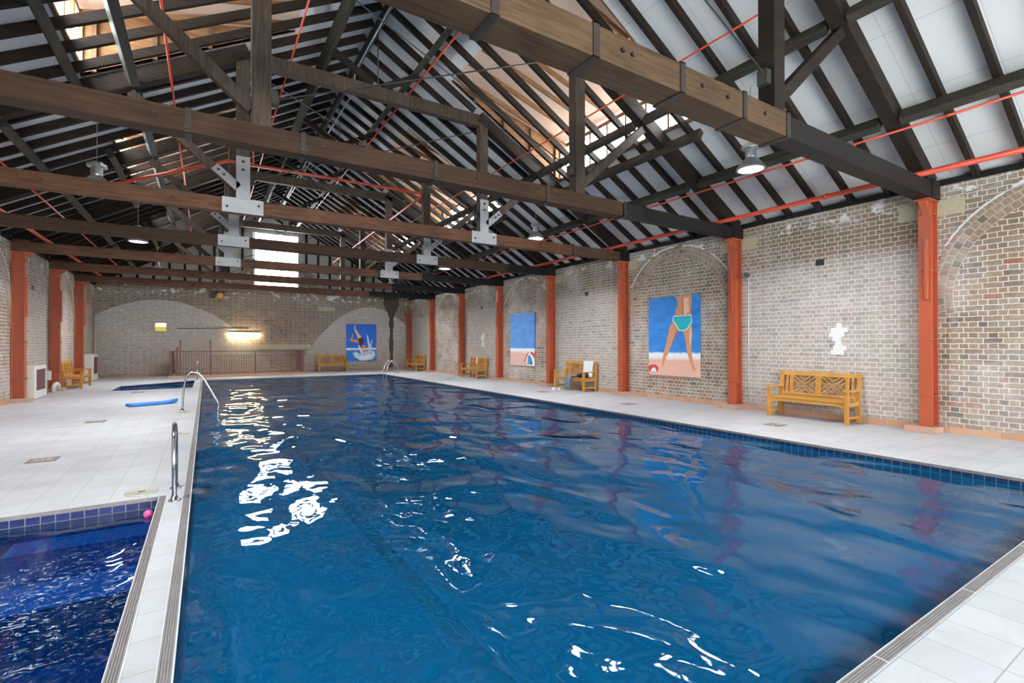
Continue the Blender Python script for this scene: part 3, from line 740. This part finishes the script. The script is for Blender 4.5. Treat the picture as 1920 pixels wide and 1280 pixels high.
# things on the benches
def sheet(fn, nu, nv, name, mat, label, cat, th=.012):
    m = MB(); g_ = [[m.bm.verts.new(fn(u / nu, v / nv)) for v in range(nv + 1)] for u in range(nu + 1)]
    for u in range(nu):
        for v in range(nv): m.face([g_[u][v], g_[u + 1][v], g_[u + 1][v + 1], g_[u][v + 1]]).smooth = True
    o = m.build(name, mat); md = o.modifiers.new('thick', 'SOLIDIFY'); md.thickness = th; md.offset = 0
    return tag(o, label, cat)
def towel(u, v):                         # hangs over the bench back
    y = 11.80 + .46 * u; s = v * 1.05
    if s < .48: z = .44 + s; x = 10.235 + .195 + (z - .42) * .127
    elif s < .55: a = (s - .48) / .07 * PI; z = .935 + .02 * math.sin(a); x = 10.49 + .04 * (1 - math.cos(a)) * .75
    else: z = .93 - (s - .55); x = 10.552 - .01 * (s - .55)
    return (x + .006 * math.sin(u * 9 + z * 4), y, z)
sheet(towel, 10, 26, 'towel', 'towel', 'white towel draped over the bench back by the right wall', 'towel')
def paper(u, v):
    y = 19.62 + .13 * u; z = .52 + .40 * v; return (10.235 + .205 + (z - .42) * .127, y, z)
sheet(paper, 2, 6, 'paper_strip', 'white', 'strip of white paper hung on a bench back beyond the towel bench', 'paper', .004)
def jeans(u, v):
    s = v * .95; y = 12.18 + .22 * u + .10 * v + .02 * math.sin(9 * v)
    if s < .5: x = 10.36 - s * .84; z = .47 + .03 * math.sin(u * 6 + v * 5) * math.sin(PI * u)
    else: a = s - .5; x = 9.94 - .025 * math.sin(a * 6) - .02; z = .47 - a * .85
    return (x, y, z + .012 * math.sin(14 * v + 3 * u))
sheet(jeans, 8, 22, 'jeans', 'denim', 'faded blue jeans hanging off the bench seat beside the towel', 'clothing', .03)
m = MB(); m.ball((10.20, 11.95, .52), .12, 20, (1.1, 1.0, .75)); m.ball((10.14, 12.05, .50), .08, 16, (1, 1.1, .8)); m.ball((10.26, 11.88, .51), .09, 16)
bm2 = m.bm
for v in bm2.verts: v.co += Vector((math.sin(v.co.y * 60), math.sin(v.co.z * 50), math.sin(v.co.x * 55))) * .010
tag(m.build('bundle', 'navy'), 'dark navy bundle of clothes on the bench under the white towel', 'clothing')
def shoe(x, y, rz, lab):
    t = thing('shoe', lab, 'shoe', (x, y, 0), 'shoes by the towel bench', rz)
    ROOT[t.name] = (0, 0, 0)
    m = MB(); prof = []
    for i in range(13):
        s = i / 12; xx = -.14 + .28 * s; hw = .036 + .014 * math.sin(PI * min(1, s * 1.05)) - (.02 if i in (0, 12) else 0); zt = .095 - .055 * max(0, (s - .35) / .65) ** .8
        prof.append([(xx, -hw, .018), (xx, -hw * .8, .018 + (zt - .018) * .6), (xx, 0, zt), (xx, hw * .8, .018 + (zt - .018) * .6), (xx, hw, .018)])
    vs = [[m.bm.verts.new(p) for p in r_] for r_ in prof]
    for a, b in zip(vs, vs[1:]):
        for q in range(4): m.face([a[q], a[q + 1], b[q + 1], b[q]]).smooth = True
        m.face([a[0], b[0], b[4], a[4]])
    m.face(vs[0]); m.face(vs[-1][::-1]); m.build('upper', 'shoe', t)
    m = MB(); m.prism([(-.145, -.042, 0), (.10, -.05, 0), (.148, -.02, 0), (.148, .02, 0), (.10, .05, 0), (-.145, .042, 0)], (0, 0, .02)); m.build('sole', 'white', t)
    m = MB(); m.box(-.135, -.06, -.03, .03, .094, .108); m.build('collar', 'shoe_dark', t)
shoe(9.83, 12.95, .25, 'white sneaker on the deck by the towel bench, the one nearer the pool'); shoe(9.95, 12.83, .6, 'white sneaker on the deck by the towel bench, the one nearer the wall')

# ------------------------------------------------------------------ paintings
def sea_mat(name, blue, blue2, sandz, h, sand, surf=.05):
    m, nt, b = newmat(name); t = NT(nt); P = t.sep(t.coord())
    n = t.noise(t.coord(), 5, 5, .65); z = t.math('ADD', P[2], t.math('MULTIPLY', t.math('SUBTRACT', n, .5), .10))
    sea = t.mix(t.ramp(t.noise(t.coord((1, 1, 2.5)), 2.2, 4, .6), [(.35, 0.), (.7, 1.)]), blue, blue2)
    f = t.math('DIVIDE', z, h)
    c = t.mix(t.ramp(f, [(sandz + surf * .6, 0.), (sandz + surf, 1.)]), (.86, .87, .93), sea)
    c = t.mix(t.ramp(f, [(sandz - .05, 0.), (sandz, 1.)]), sand, c)
    t.l(c, b.inputs['Base Color']); b.inputs['Roughness'].default_value = .55; return m
MT['sea_legs'] = sea_mat('painted_beach', (.02, .19, .62), (.05, .30, .76), .245, 2.13, (.78, .45, .35), .06)
MT['sea_ball'] = sea_mat('painted_beach_pale', (.075, .27, .70), (.15, .38, .78), .29, 2.07, (.75, .47, .40), .05)
MT['sea_dive'] = sea_mat('painted_pool', (.01, .14, .72), (.015, .19, .82), .33, 2.22, (.02, .20, .68), .02)
for n_, c_ in (('p_skin', (.70, .30, .15)), ('p_skin_d', (.40, .15, .09)), ('p_skin_l', (.85, .55, .38)), ('p_teal', (.02, .50, .60)), ('p_teal_d', (.01, .30, .45)), ('p_white', (.82, .86, .92)), ('p_red', (.62, .06, .06)),
               ('p_maroon', (.10, .02, .035)), ('p_pale', (.50, .66, .90)), ('p_blue', (.05, .32, .55)), ('p_blue_d', (.02, .10, .22))): MT[n_] = plain(n_, c_, .55, var=.15, scale=14)
def painting(lab, loc, wd, ht, rz, field, shapes, mats, edge='p_blue_d'):
    """canvas hung upright; local x across, -y towards the viewer, z up"""
    t = thing('painting', lab, 'painting', loc, 'beach paintings', rz); ROOT[t.name] = (0, 0, 0)
    m = MB(); m.box(-wd / 2, wd / 2, 0, .045, 0, ht); m.build('canvas', field, t, .003)
    m = MB()
    for i, (mi, pts) in enumerate(shapes):
        m.mi = mi; d = .0015 + .0004 * i
        m.prism([(x * wd - wd / 2, -d, (1 - y) * ht) for x, y in pts], (0, d - .0001, 0))
    m.build('painted_figure', mats, t)
# bather from behind (fractions across / down the canvas)
legs = [(0, [(.545, .0), (.86, .0), (.865, .08), (.845, .20), (.86, .27), (.535, .27), (.56, .18), (.60, .10), (.58, .04)]),
        (2, [(.70, .03), (.80, .03), (.815, .2), (.72, .24)]), (1, [(.685, .02), (.705, .02), (.70, .26), (.685, .26)]),
        (0, [(.50, .31), (.56, .34), (.62, .43), (.50, .58), (.46, .62), (.42, .70), (.36, .78), (.31, .88), (.28, .885), (.285, .80), (.33, .68), (.36, .62), (.40, .50), (.44, .38)]),
        (1, [(.59, .41), (.62, .43), (.50, .58), (.47, .60)]),
        (0, [(.70, .43), (.86, .36), (.87, .48), (.85, .62), (.855, .70), (.88, .79), (.91, .88), (.93, .915), (.88, .93), (.86, .88), (.80, .76), (.765, .66), (.745, .55)]),
        (2, [(.82, .42), (.855, .38), (.86, .5), (.84, .62), (.82, .6)]),
        (5, [(.51, .245), (.86, .245), (.87, .33), (.79, .41), (.74, .435), (.62, .435), (.57, .37), (.50, .30)]),
        (3, [(.525, .255), (.85, .255), (.855, .32), (.78, .40), (.735, .425), (.63, .425), (.58, .36), (.515, .295)]),
        (4, [(.525, .255), (.85, .255), (.85, .265), (.525, .268)]),
        (6, [(.0, .885), (.06, .865), (.15, .865), (.21, .90), (.19, .955), (.14, .96), (.0, .955)]), (5, [(.06, .925), (.11, .90), (.15, .915), (.17, .955), (.05, .955)]), (4, [(.11, .925), (.13, .925), (.13, .94), (.11, .94)])]
painting('painting of a bather in teal briefs standing on a beach', (XR - .055, 8.72, .645), 1.67, 2.125, -PI / 2, 'sea_legs', legs, ['p_skin', 'p_skin_d', 'p_skin_l', 'p_teal', 'p_teal_d', 'p_white', 'p_red'])
umb = [(0, [(.66, .86), (.68, .80), (.74, .75), (.82, .735), (.92, .75), (1., .80), (1., .99), (.72, .985)]), (1, [(.60, .90), (.70, .78), (.76, .745), (.79, .745), (.70, .83), (.63, .93)]),
       (1, [(.84, .735), (.94, .745), (1., .775), (1., .86), (.93, .80), (.84, .765)]), (2, [(.75, .80), (.82, .80), (.85, .87), (.86, .97), (.73, .97), (.73, .88)]),
       (3, [(.80, .80), (.84, .81), (.90, .90), (.93, .97), (.86, .97), (.85, .87)]), (0, [(.78, .76), (.82, .755), (.82, .80), (.78, .80)])]
painting('painting of an empty beach with a red and white beach ball', (XR - .055, 16.06, .66), 1.73, 2.075, -PI / 2, 'sea_ball', umb, ['p_white', 'p_red', 'p_blue', 'p_blue_d'])
dive = [(1, [(.27, .02), (.29, .02), (.30, .12), (.40, .25), (.51, .36), (.55, .42), (.40, .44), (.36, .33), (.28, .20), (.25, .12)]),
        (0, [(.40, .42), (.22, .41), (.20, .39), (.235, .27), (.215, .25), (.17, .34), (.12, .43), (.14, .46), (.40, .51), (.44, .46)]),
        (3, [(.38, .55), (.45, .60), (.58, .78), (.62, .86), (.52, .84), (.44, .72)]),
        (2, [(.38, .42), (.40, .38), (.52, .36), (.57, .40), (.57, .52), (.60, .60), (.66, .66), (.66, .74), (.60, .80), (.52, .68), (.44, .56)]),
        (0, [(.50, .60), (.55, .54), (.62, .58), (.66, .68), (.62, .80), (.55, .72)]),
        (3, [(.0, .66), (1, .655), (1, .69), (.0, .70)]),
        (3, [(.67, .30), (.70, .29), (.73, .36), (.76, .50), (.78, .66), (.74, .68), (.71, .52)]), (3, [(.86, .40), (.88, .41), (.82, .56), (.86, .68), (.79, .67), (.78, .56)]),
        (4, [(.20, .78), (.30, .74), (.45, .80), (.60, .76), (.75, .70), (.95, .74), (.97, .86), (.88, .95), (.70, .98), (.45, .99), (.36, .93), (.28, .90)]),
        (3, [(.26, .80), (.33, .77), (.36, .84), (.42, .90), (.50, .84), (.60, .88), (.72, .80), (.82, .84), (.90, .76), (.93, .84), (.80, .93), (.62, .97), (.46, .96), (.34, .89)]),
        (1, [(.60, .76), (.66, .72), (.68, .82), (.62, .83)])]
painting('painting of a diver plunging into a splash, on the far wall', (7.68, YF - .055, .535), 1.73, 2.15, 0, 'sea_dive', dive, ['p_skin', 'p_skin_l', 'p_maroon', 'p_white', 'p_pale'])

# ------------------------------------------------------------------ fence round the stairwell
fy, fx0, fx1 = 26.45, -1.32, 4.12
t = thing('stair_fence', 'maroon metal railing with thin bars around the stairwell at the far wall', 'railing', (fx0, fy, 0))
m = MB(); m.box(fx0 - .1, fx1 + .1, fy - .08, fy + .08, 0, .11); m.box(fx0 - .1, fx0 + .06, fy + .08, YF - .03, 0, .11); m.box(fx1 - .06, fx1 + .1, fy + .08, YF - .03, 0, .11); m.build('kerb', 'plinth', t)
for xx, wdt, zt in ((fx0, .10, 1.22), (fx0 + .22, .07, 1.40), (.18, .055, 1.72), (fx0 + .34, .05, 1.72), (2.0, .035, 1.2), (fx1, .12, 1.20)):
    m = MB(); m.box(xx - wdt / 2, xx + wdt / 2, fy - .03, fy + .03, .11, zt); m.build('post', 'red_dark', t)
m = MB(); m.box(fx0, fx1, fy - .018, fy + .018, 1.18, 1.215); m.build('top_rail', 'red_dark', t)
m = MB(); m.box(fx0, fx1, fy - .012, fy + .012, .16, .185); m.box(.2, fx1, fy - .01, fy + .01, .99, 1.01); m.build('lower_rail', 'red_dark', t)
xx = fx0 + .45
n_b = 0
while xx < fx1 - .07:
    m = MB(); m.box(xx - .009, xx + .009, fy - .009, fy + .009, .17, 1.19 if xx < .1 else 1.0); m.build('baluster', 'red_dark', t); xx += .1; n_b += 1
for xx in (fx0, fx1):
    m = MB(); m.box(xx - .015, xx + .015, fy, YF - .03, 1.18, 1.215); m.box(xx - .012, xx + .012, fy, YF - .03, .16, .185)
    y = fy + .12
    while y < YF - .05: m.box(xx - .006, xx + .006, y - .006, y + .006, .17, 1.19); y += .12
    m.build('side_panel', 'red_dark', t)
m = MB(); m.bar((.25, 27.3, 1.0), (1.95, 27.3, .12), .05, .08); m.build('stair_handrail', 'plinth', t)

# ------------------------------------------------------------------ pipes
def pipe(name, pts, r, mat, lab, cat='pipe', brackets=()):
    t = thing(name, lab, cat, pts[0])
    m = MB(); m.tube(pts, r, 10); m.build('pipe_run', mat, t)
    for p in brackets:
        m = MB(); m.tube([Vector(p) + Vector((0, -.02, 0)), Vector(p) + Vector((0, .02, 0))], r * 1.35, 10); m.build('coupling', mat, t)
    return t
pipe('sprinkler_pipe', [(9.9, YB + .2, 4.28), (9.9, 20.0, 4.28)], .045, 'pipe_red', 'thick bright red sprinkler main under the right eaves', brackets=[(9.9, y, 4.28) for y in (4.6, 8.2, 11.8, 15.4)])
pipe('branch_pipe', [(9.15, YB + .2, 4.83), (9.15, 24, 4.83)], .018, 'pipe_red', 'thin red branch pipe below the lower purlin on the right slope', brackets=[(9.15, y, 4.83) for y in (2.6, 5.4, 9, 12)])
pipe('branch_pipe', [(6.65, YB + .2, 6.19), (6.65, 24, 6.19)], .016, 'pipe_red', 'thin red branch pipe high on the right slope near the queen posts')
pipe('sprinkler_pipe', [(-3.6, 6, 4.28), (-3.6, 26, 4.28)], .045, 'pipe_red', 'thick red sprinkler main under the left eaves')
pipe('branch_pipe', [(-2.95, 6, 4.60), (-2.95, 26, 4.60)], .018, 'pipe_red', 'thin red branch pipe low on the left slope')
pipe('branch_pipe', [(1.46, 6, 7.31), (1.46, 26, 7.31)], .018, 'pipe_red', 'thin red branch pipe under the upper purlin left of the ridge')
pipe('branch_pipe', [(-.52, 6, 6.09), (-.52, 26, 6.09)], .018, 'pipe_red', 'thin red branch pipe between the middle purlin and posts on the left slope')
pipe('cross_pipe', [(-2.0, 13.8, 4.95), (.45, 13.85, 6.03), (5.46, 13.85, 6.05), (5.52, 13.95, 5.98), (5.52, 26, 5.7)], .038, 'pipe_red', 'red pipe crossing along the fourth truss then turning down the hall')
pipe('drop_pipe', [(1.0, 13.86, 6.05), (1.0, 13.86, 6.75)], .02, 'pipe_red', 'short red riser standing on the red pipe of the fourth truss')
pipe('ridge_pipe', [(4.25, 6, 7.72), (4.25, 26, 7.72)], .022, 'pipe_red', 'red pipe under the upper purlin right of the ridge')
pipe('conduit', [(3.0, 6, 8.02), (3.0, 11.8, 8.02), (3.0, 11.9, 7.6), (3.0, 12.3, 7.6), (3.0, 26, 7.9)], .018, 'wire', 'silver conduit running along the ridge', 'conduit')

# ------------------------------------------------------------------ high bay lamps
def lamp(x, y, z, lab, on=1.0):
    t = thing('high_bay_lamp', lab, 'lamp', (x, y, z), 'high bay lamps'); ROOT[t.name] = (0, 0, 0)
    m = MB(); m.lathe([(.235, 0), (.225, .03), (.17, .10), (.12, .16), (.085, .19)], n=32); m.build('reflector', 'alu', t)
    m = MB(); m.lathe([(0, -.012), (.15, -.008), (.222, .004), (.222, .02), (0, .02)], n=32); m.build('lens', 'lens', t)
    m = MB(); m.lathe([(.075, .185), (.08, .20), (.08, .34), (.075, .35)], n=16)
    for k in range(12):
        a = 2 * PI * k / 12; m.bar((.08 * math.cos(a), .08 * math.sin(a), .21), (.08 * math.cos(a), .08 * math.sin(a), .34), .012, .012, up=(math.cos(a), math.sin(a), 0))
    m.build('neck', 'alu', t)
    m = MB(); m.prism([(.15 * math.cos(PI / 4 * k + .39), .15 * math.sin(PI / 4 * k + .39), .35) for k in range(8)], (0, 0, .05)); m.prism([(.09 * math.cos(PI / 4 * k), .09 * math.sin(PI / 4 * k), .40) for k in range(8)], (0, 0, .04)); m.build('ballast_box', 'alu', t, .006)
    m = MB(); m.tube([(0, 0, .44), (0, 0, zl(x) - z - .17)], .006, 6); m.build('cord', 'wire', t)
    ld = bpy.data.lights.new('lamp_light', 'AREA'); ld.shape = 'DISK'; ld.size = .42; ld.energy = LAMP_W * on; ld.color = (.97, .98, 1); ld.spread = 2.5
    lo = bpy.data.objects.new('lamp_light', ld); COL.objects.link(lo); lo.parent = t; lo.location = (0, 0, -.03)
LAMPLAB = {'right': ['silver high bay lamp hanging below the heavy beam of the nearest truss', 'silver high bay lamp behind the third truss, over the right side of the pool', 'small silver high bay lamp between the fourth and fifth trusses, right row', 'small silver high bay lamp farthest away in the right row'],
           'left': ['silver high bay lamp of the left row over the near spa', 'silver high bay lamp at far left, its rim hidden behind the third tie beam', 'high bay lamp glowing below the fourth tie beam over the left deck', 'small high bay lamp of the left row nearest the far wall']}
for x, sn in ((7.72, 'right'), (-1.62, 'left')):
    for i, y in enumerate((4.75, 11.03, 16.6, 23.5)):
        lamp(x if i != 2 else x * .97, y, 4.25 if x < 0 and i == 1 else (4.30 if i == 2 else 4.42), LAMPLAB[sn][i])

# ------------------------------------------------------------------ lights and fittings on the far wall
t = thing('tube_light', 'glowing yellow fluorescent tube light on the far wall above the railing', 'light', (1.70, YF - .05, 2.02))
m = MB(); m.box(1.02, 2.38, YF - .05, YF - .002, 2.06, 2.14); m.build('housing', 'white', t)
m = MB(); m.tube([(1.04, YF - .075, 2.02), (2.36, YF - .075, 2.02)], .045, 12); m.build('tube', 'tube', t)
t = thing('exit_sign', 'yellow and green lit exit sign hung from a cord near the far left', 'sign', (-1.68, 26.2, 2.1))
m = MB(); m.box(-1.88, -1.48, 26.16, 26.24, 2.10, 2.30); m.build('box', 'exit_y', t)
m = MB(); m.box(-1.87, -1.49, 26.155, 26.245, 2.30, 2.44); m.build('lit_face', 'exit_face', t)
cu = bpy.data.curves.new('lettering', 'FONT'); cu.body = 'EXIT'; cu.size = .13; cu.align_x = 'CENTER'; cu.extrude = .001
tmp_ = bpy.data.objects.new('lettering', cu); me_ = bpy.data.meshes.new_from_object(tmp_); bpy.data.objects.remove(tmp_); me_.materials.clear(); me_.materials.append(MT['exit_green'])
lt = bpy.data.objects.new('lettering', me_); COL.objects.link(lt); lt.parent = t; lt.location = (0, -.048, .222); lt.rotation_euler = (PI / 2, 0, 0)
m = MB(); m.tube([(-1.68, 26.2, 2.44), (-1.68, 26.2, zl(-1.68) - .05)], .005, 6); m.build('cord', 'wire', t)
t = thing('floodlight', 'small black floodlight with amber lens high on the far wall', 'light', (.45, YF - .1, 4.02))
m = MB(); m.box(.16, .40, YF - .12, YF - .002, 3.86, 4.18); m.build('housing', 'black', t, .01)
m = MB(); m.tube([(.58, YF - .03, 4.0), (.58, YF - .08, 4.0), (.58, YF - .13, 3.98), (.58, YF - .15, 3.975)], [.12, .15, .14, .08], 18); m.build('amber_lens', 'amber', t)
m = MB(); m.box(.40, .80, YF - .06, YF - .002, 4.10, 4.20); m.build('bracket', 'black', t)
t = thing('wall_wedge', 'white wedge shaped fitting high on the far wall under the last beams', 'fitting', (6.1, YF - .05, 4.1))
m = MB(); m.prism([(5.75, YF - .25, 3.98), (5.95, YF - .25, 3.95), (6.5, YF - .25, 4.25), (5.78, YF - .25, 4.22)], (0, .24, 0)); m.build('wedge', 'white', t)
t = thing('security_camera', 'small camera on the far left corner with its white conduit', 'camera', (XL + .1, YF - .12, 2.5))
m = MB(); m.tube([(XL + .02, YF - .03, 0.02), (XL + .02, YF - .03, 2.48)], .016, 8); m.build('conduit', 'pvc', t)
m = MB(); m.box(XL + .03, XL + .30, YF - .19, YF - .10, 2.50, 2.60); m.bar((XL + .03, YF - .03, 2.62), (XL + .2, YF - .14, 2.60), .03, .03); m.build('body', 'grey_box', t)
m = MB(); m.tube([(-1.2, YF - .012, 2.30), (1.9, YF - .012, 2.34)], .012, 6); tag(m.build('cable', 'black'), 'thin dark cable along the far wall from exit sign to tube light', 'cable')
m = MB(); m.box(4.72, 4.90, YF - .10, YF - .002, 1.40, 1.53); tag(m.build('junction_box', 'grey_box'), 'small box at the right end of the stone lintel, far wall', 'box')

# left wall: heaters, boxes, plaque
def heater(y0, y1, z1, lab):
    t = thing('wall_heater', lab, 'heater', (XL + .15, (y0 + y1) / 2, 0), 'cream wall heaters')
    m = MB(); m.box(XL + .03, XL + .32, y0, y1, .02, z1); m.build('cabinet', 'cream', t, .008)
    m = MB(); m.box(XL + .32, XL + .328, y0, y1, .02, z1); m.build('front', 'white', t)
    m = MB(); m.mi = 0; m.box(XL + .328, XL + .334, y0 + .17, y1 - .15, z1 * .26, z1 * .88)
    z = z1 * .28
    while z < z1 * .86: m.bar((XL + .338, y0 + .18, z), (XL + .338, y1 - .16, z + .03), .01, .014); z += .035
    m.build('grille', 'grille', t)
heater(18.2, 19.35, .93, 'cream wall heater with maroon grille beside the nearest visible left column'); heater(26.3, 27.4, 1.12, 'cream wall heater behind the left bench near the far corner')
t = thing('junction_box', 'small grey box on a post low on the left wall', 'box', (XL + .12, 20.25, 0))
m = MB(); m.box(XL + .04, XL + .22, 20.1, 20.45, .42, .70); m.build('housing', 'grey_box', t, .006); m = MB(); m.tube([(XL + .12, 20.27, 0), (XL + .12, 20.27, .42)], .03, 8); m.build('leg', 'pvc', t)
m = MB(); m.tube([(XL + .22, 20.72, .0), (XL + .22, 20.72, .18), (XL + .24, 20.80, .26), (XL + .26, 20.9, .27), (XL + .28, 20.98, .22), (XL + .28, 21.0, .1)], .055, 12); tag(m.build('pipe_elbow', 'pvc'), 'white plastic pipe elbow at the foot of the left column', 'pipe')
m = MB(); m.box(XL + .002, XL + .03, 22.0, 22.25, 1.30, 1.72); tag(m.build('wall_plaque', 'white'), 'small white plaque on the left wall above the bench', 'plaque')

# ------------------------------------------------------------------ rails and deck fittings
def grab(name, lab, pts, feet, r=.021):
    t = thing(name, lab, 'handrail', pts[0]); m = MB(); m.tube(pts, r, 12); m.build('rail', 'steel', t)
    for f in feet:
        m = MB(); m.lathe([(.052, 0), (.052, .012), (.034, .02), (.026, .05)], f, 20); m.build('foot_flange', 'steel', t)
def smooth(pts, n=6):
    P = [Vector(p) for p in pts]; out = []
    for i in range(len(P) - 1):
        a, b, c, d = P[max(i - 1, 0)], P[i], P[i + 1], P[min(i + 2, len(P) - 1)]
        for k in range(n):
            t_ = k / n; out.append(.5 * ((2 * b) + (c - a) * t_ + (2 * a - 5 * b + 4 * c - d) * t_ ** 2 + (3 * b - a - 3 * c + d) * t_ ** 3))
    return out + [P[-1]]
yg_ = 13.35
grab('grab_rail', 'polished steel grab rail arching from the left deck into the big pool', smooth([(-.46, yg_, .0), (-.42, yg_, .55), (-.33, yg_, .83), (-.19, yg_, .86), (-.05, yg_, .72), (.22, yg_, .18), (.24, yg_, -.02), (.18, yg_, -.45)]), [(-.46, yg_, 0)])
grab('grab_rail', 'polished steel grab rail on the divider beside the spa', smooth([(-.255, 5.70, 0), (-.258, 5.70, .25), (-.262, 5.72, .42), (-.262, 5.80, .62), (-.268, 5.98, .70), (-.268, 6.15, .60), (-.268, 6.2, .3), (-.268, 6.2, 0)]), [(-.255, 5.70, 0), (-.268, 6.2, 0)])
grab('grab_rail', 'thin steel rail post on the divider near the far plunge pool', smooth([(-.30, 23.4, 0), (-.30, 23.4, .5), (-.30, 23.5, .78), (-.30, 23.8, .8), (-.30, 23.9, .5), (-.30, 23.9, 0)]), [(-.30, 23.4, 0), (-.30, 23.9, 0)])
t = thing('pool_ladder', 'steel pool ladder with two curved rails at the far right corner', 'ladder', (7.66, 23.9, 0))
for y in (23.65, 24.15):
    m = MB(); m.tube(smooth([(8.15, y, 0), (8.10, y, .45), (7.9, y, .68), (7.72, y, .62), (7.56, y, .2), (7.56, y, -.6)]), .02, 10); m.build('rail', 'steel', t)
for z in (-.2, -.5):
    m = MB(); m.box(7.5, 7.6, 23.65, 24.15, z - .015, z + .015); m.build('step', 'steel', t)
def lid(x, y, r, lab):
    t = thing('skimmer_lid', lab, 'lid', (x, y, 0), 'round cover lids on the left deck'); ROOT[t.name] = (0, 0, 0)
    m = MB(); m.lathe([(r, .0), (r, .010), (r * .93, .014), (r * .9, .010), (0, .010)], n=36); m.build('plate', 'lid', t)
    m = MB(); m.box(-.03, .03, -.012, .012, .010, .013); m.build('finger_slot', 'black', t)
lid(-.552, 6.20, .14, 'round beige skimmer lid next to the spa corner'); lid(-.37, 9.92, .125, 'round skimmer lid halfway along the pool divider'); lid(-.40, 13.05, .11, 'round skimmer lid at the foot of the arching grab rail')
def drain(x, y, lab, s=.15):
    t = thing('floor_drain', lab, 'drain', (x, y, 0), 'patterned square floor drains'); ROOT[t.name] = (0, 0, 0)
    m = MB(); m.box(-s, s, -s, s, 0, .004); m.build('frame', 'drain_frame', t)
    m = MB()
    for k in range(8):
        a = PI / 4 * k + .2; m.bar((.03 * math.cos(a), .03 * math.sin(a), .006), (s * .85 * math.cos(a), s * .85 * math.sin(a), .006), .035, .004)
    m.build('grate', 'drain_bar', t)
for x, y, lab in ((-1.80, 8.63, 'square patterned drain on the left deck, nearest the viewer'), (-1.82, 12.38, 'square patterned drain on the left deck, second from the viewer'), (-1.83, 19.3, 'square patterned drain on the left deck, by the plunge pool'),
                  (8.95, 5.05, 'square patterned drain on the right deck before the nearest bench'), (9.0, 8.80, 'square patterned drain on the right deck below the bather painting'),
                  (9.0, 12.5, 'square patterned drain on the right deck before the towel bench'), (9.0, 19.4, 'square patterned drain on the right deck before the papered bench')): drain(x, y, lab)
m = MB(); n = 18; top = []
Lb = 1.05
for k in range(n + 1):
    s = k / n; zz = .03 + .055 * max(0, (s - .72) / .28) ** 2; hw = .19 * (1 - max(0, (s - .75) / .25) ** 2 * .75) * (1 - max(0, (.06 - s) / .06) * .2)
    x = -.52 * Lb + Lb * s
    top.append([m.bm.verts.new(p) for p in ((x, -hw, zz - .028), (x, -hw * 1.02, zz), (x, -hw * .93, zz + .030), (x, hw * .93, zz + .030), (x, hw * 1.02, zz), (x, hw, zz - .028))])
for a, b in zip(top, top[1:]):
    for q in range(6): m.face([a[q], a[(q + 1) % 6], b[(q + 1) % 6], b[q]]).smooth = True
m.face(top[0]); m.face(top[-1][::-1])
o = m.build('foam_board', 'foam_blue'); o.location = (-1.10, 15.15, .0); o.rotation_euler = (0, 0, .36); tag(o, 'blue foam float board lying on the left deck', 'float board')
m = MB(); m.ball((0, 0, 0), .037, 28); o = m.build('ball', 'pink'); o.location = (-.455, 5.66, -.078); tag(o, 'small pink ball floating in the spa corner', 'ball')

t = thing('wall_spotlight', 'small dark spotlight at the top of the column right of the bather painting', 'light', (XR - .1, 6.62, 3.2))
m = MB(); m.tube([(XR - .02, 6.60, 3.12), (XR - .10, 6.60, 3.12), (XR - .14, 6.56, 3.10)], .022, 8); m.build('arm', 'grey_box', t)
m = MB(); m.tube([(XR - .12, 6.60, 3.10), (XR - .22, 6.50, 3.06)], [.045, .06], 14); m.build('head', 'black', t)
m = MB(); m.tube([(XR - .012, 6.60, .10), (XR - .012, 6.60, 3.06)], .011, 8); m.build('conduit', 'pvc', t)
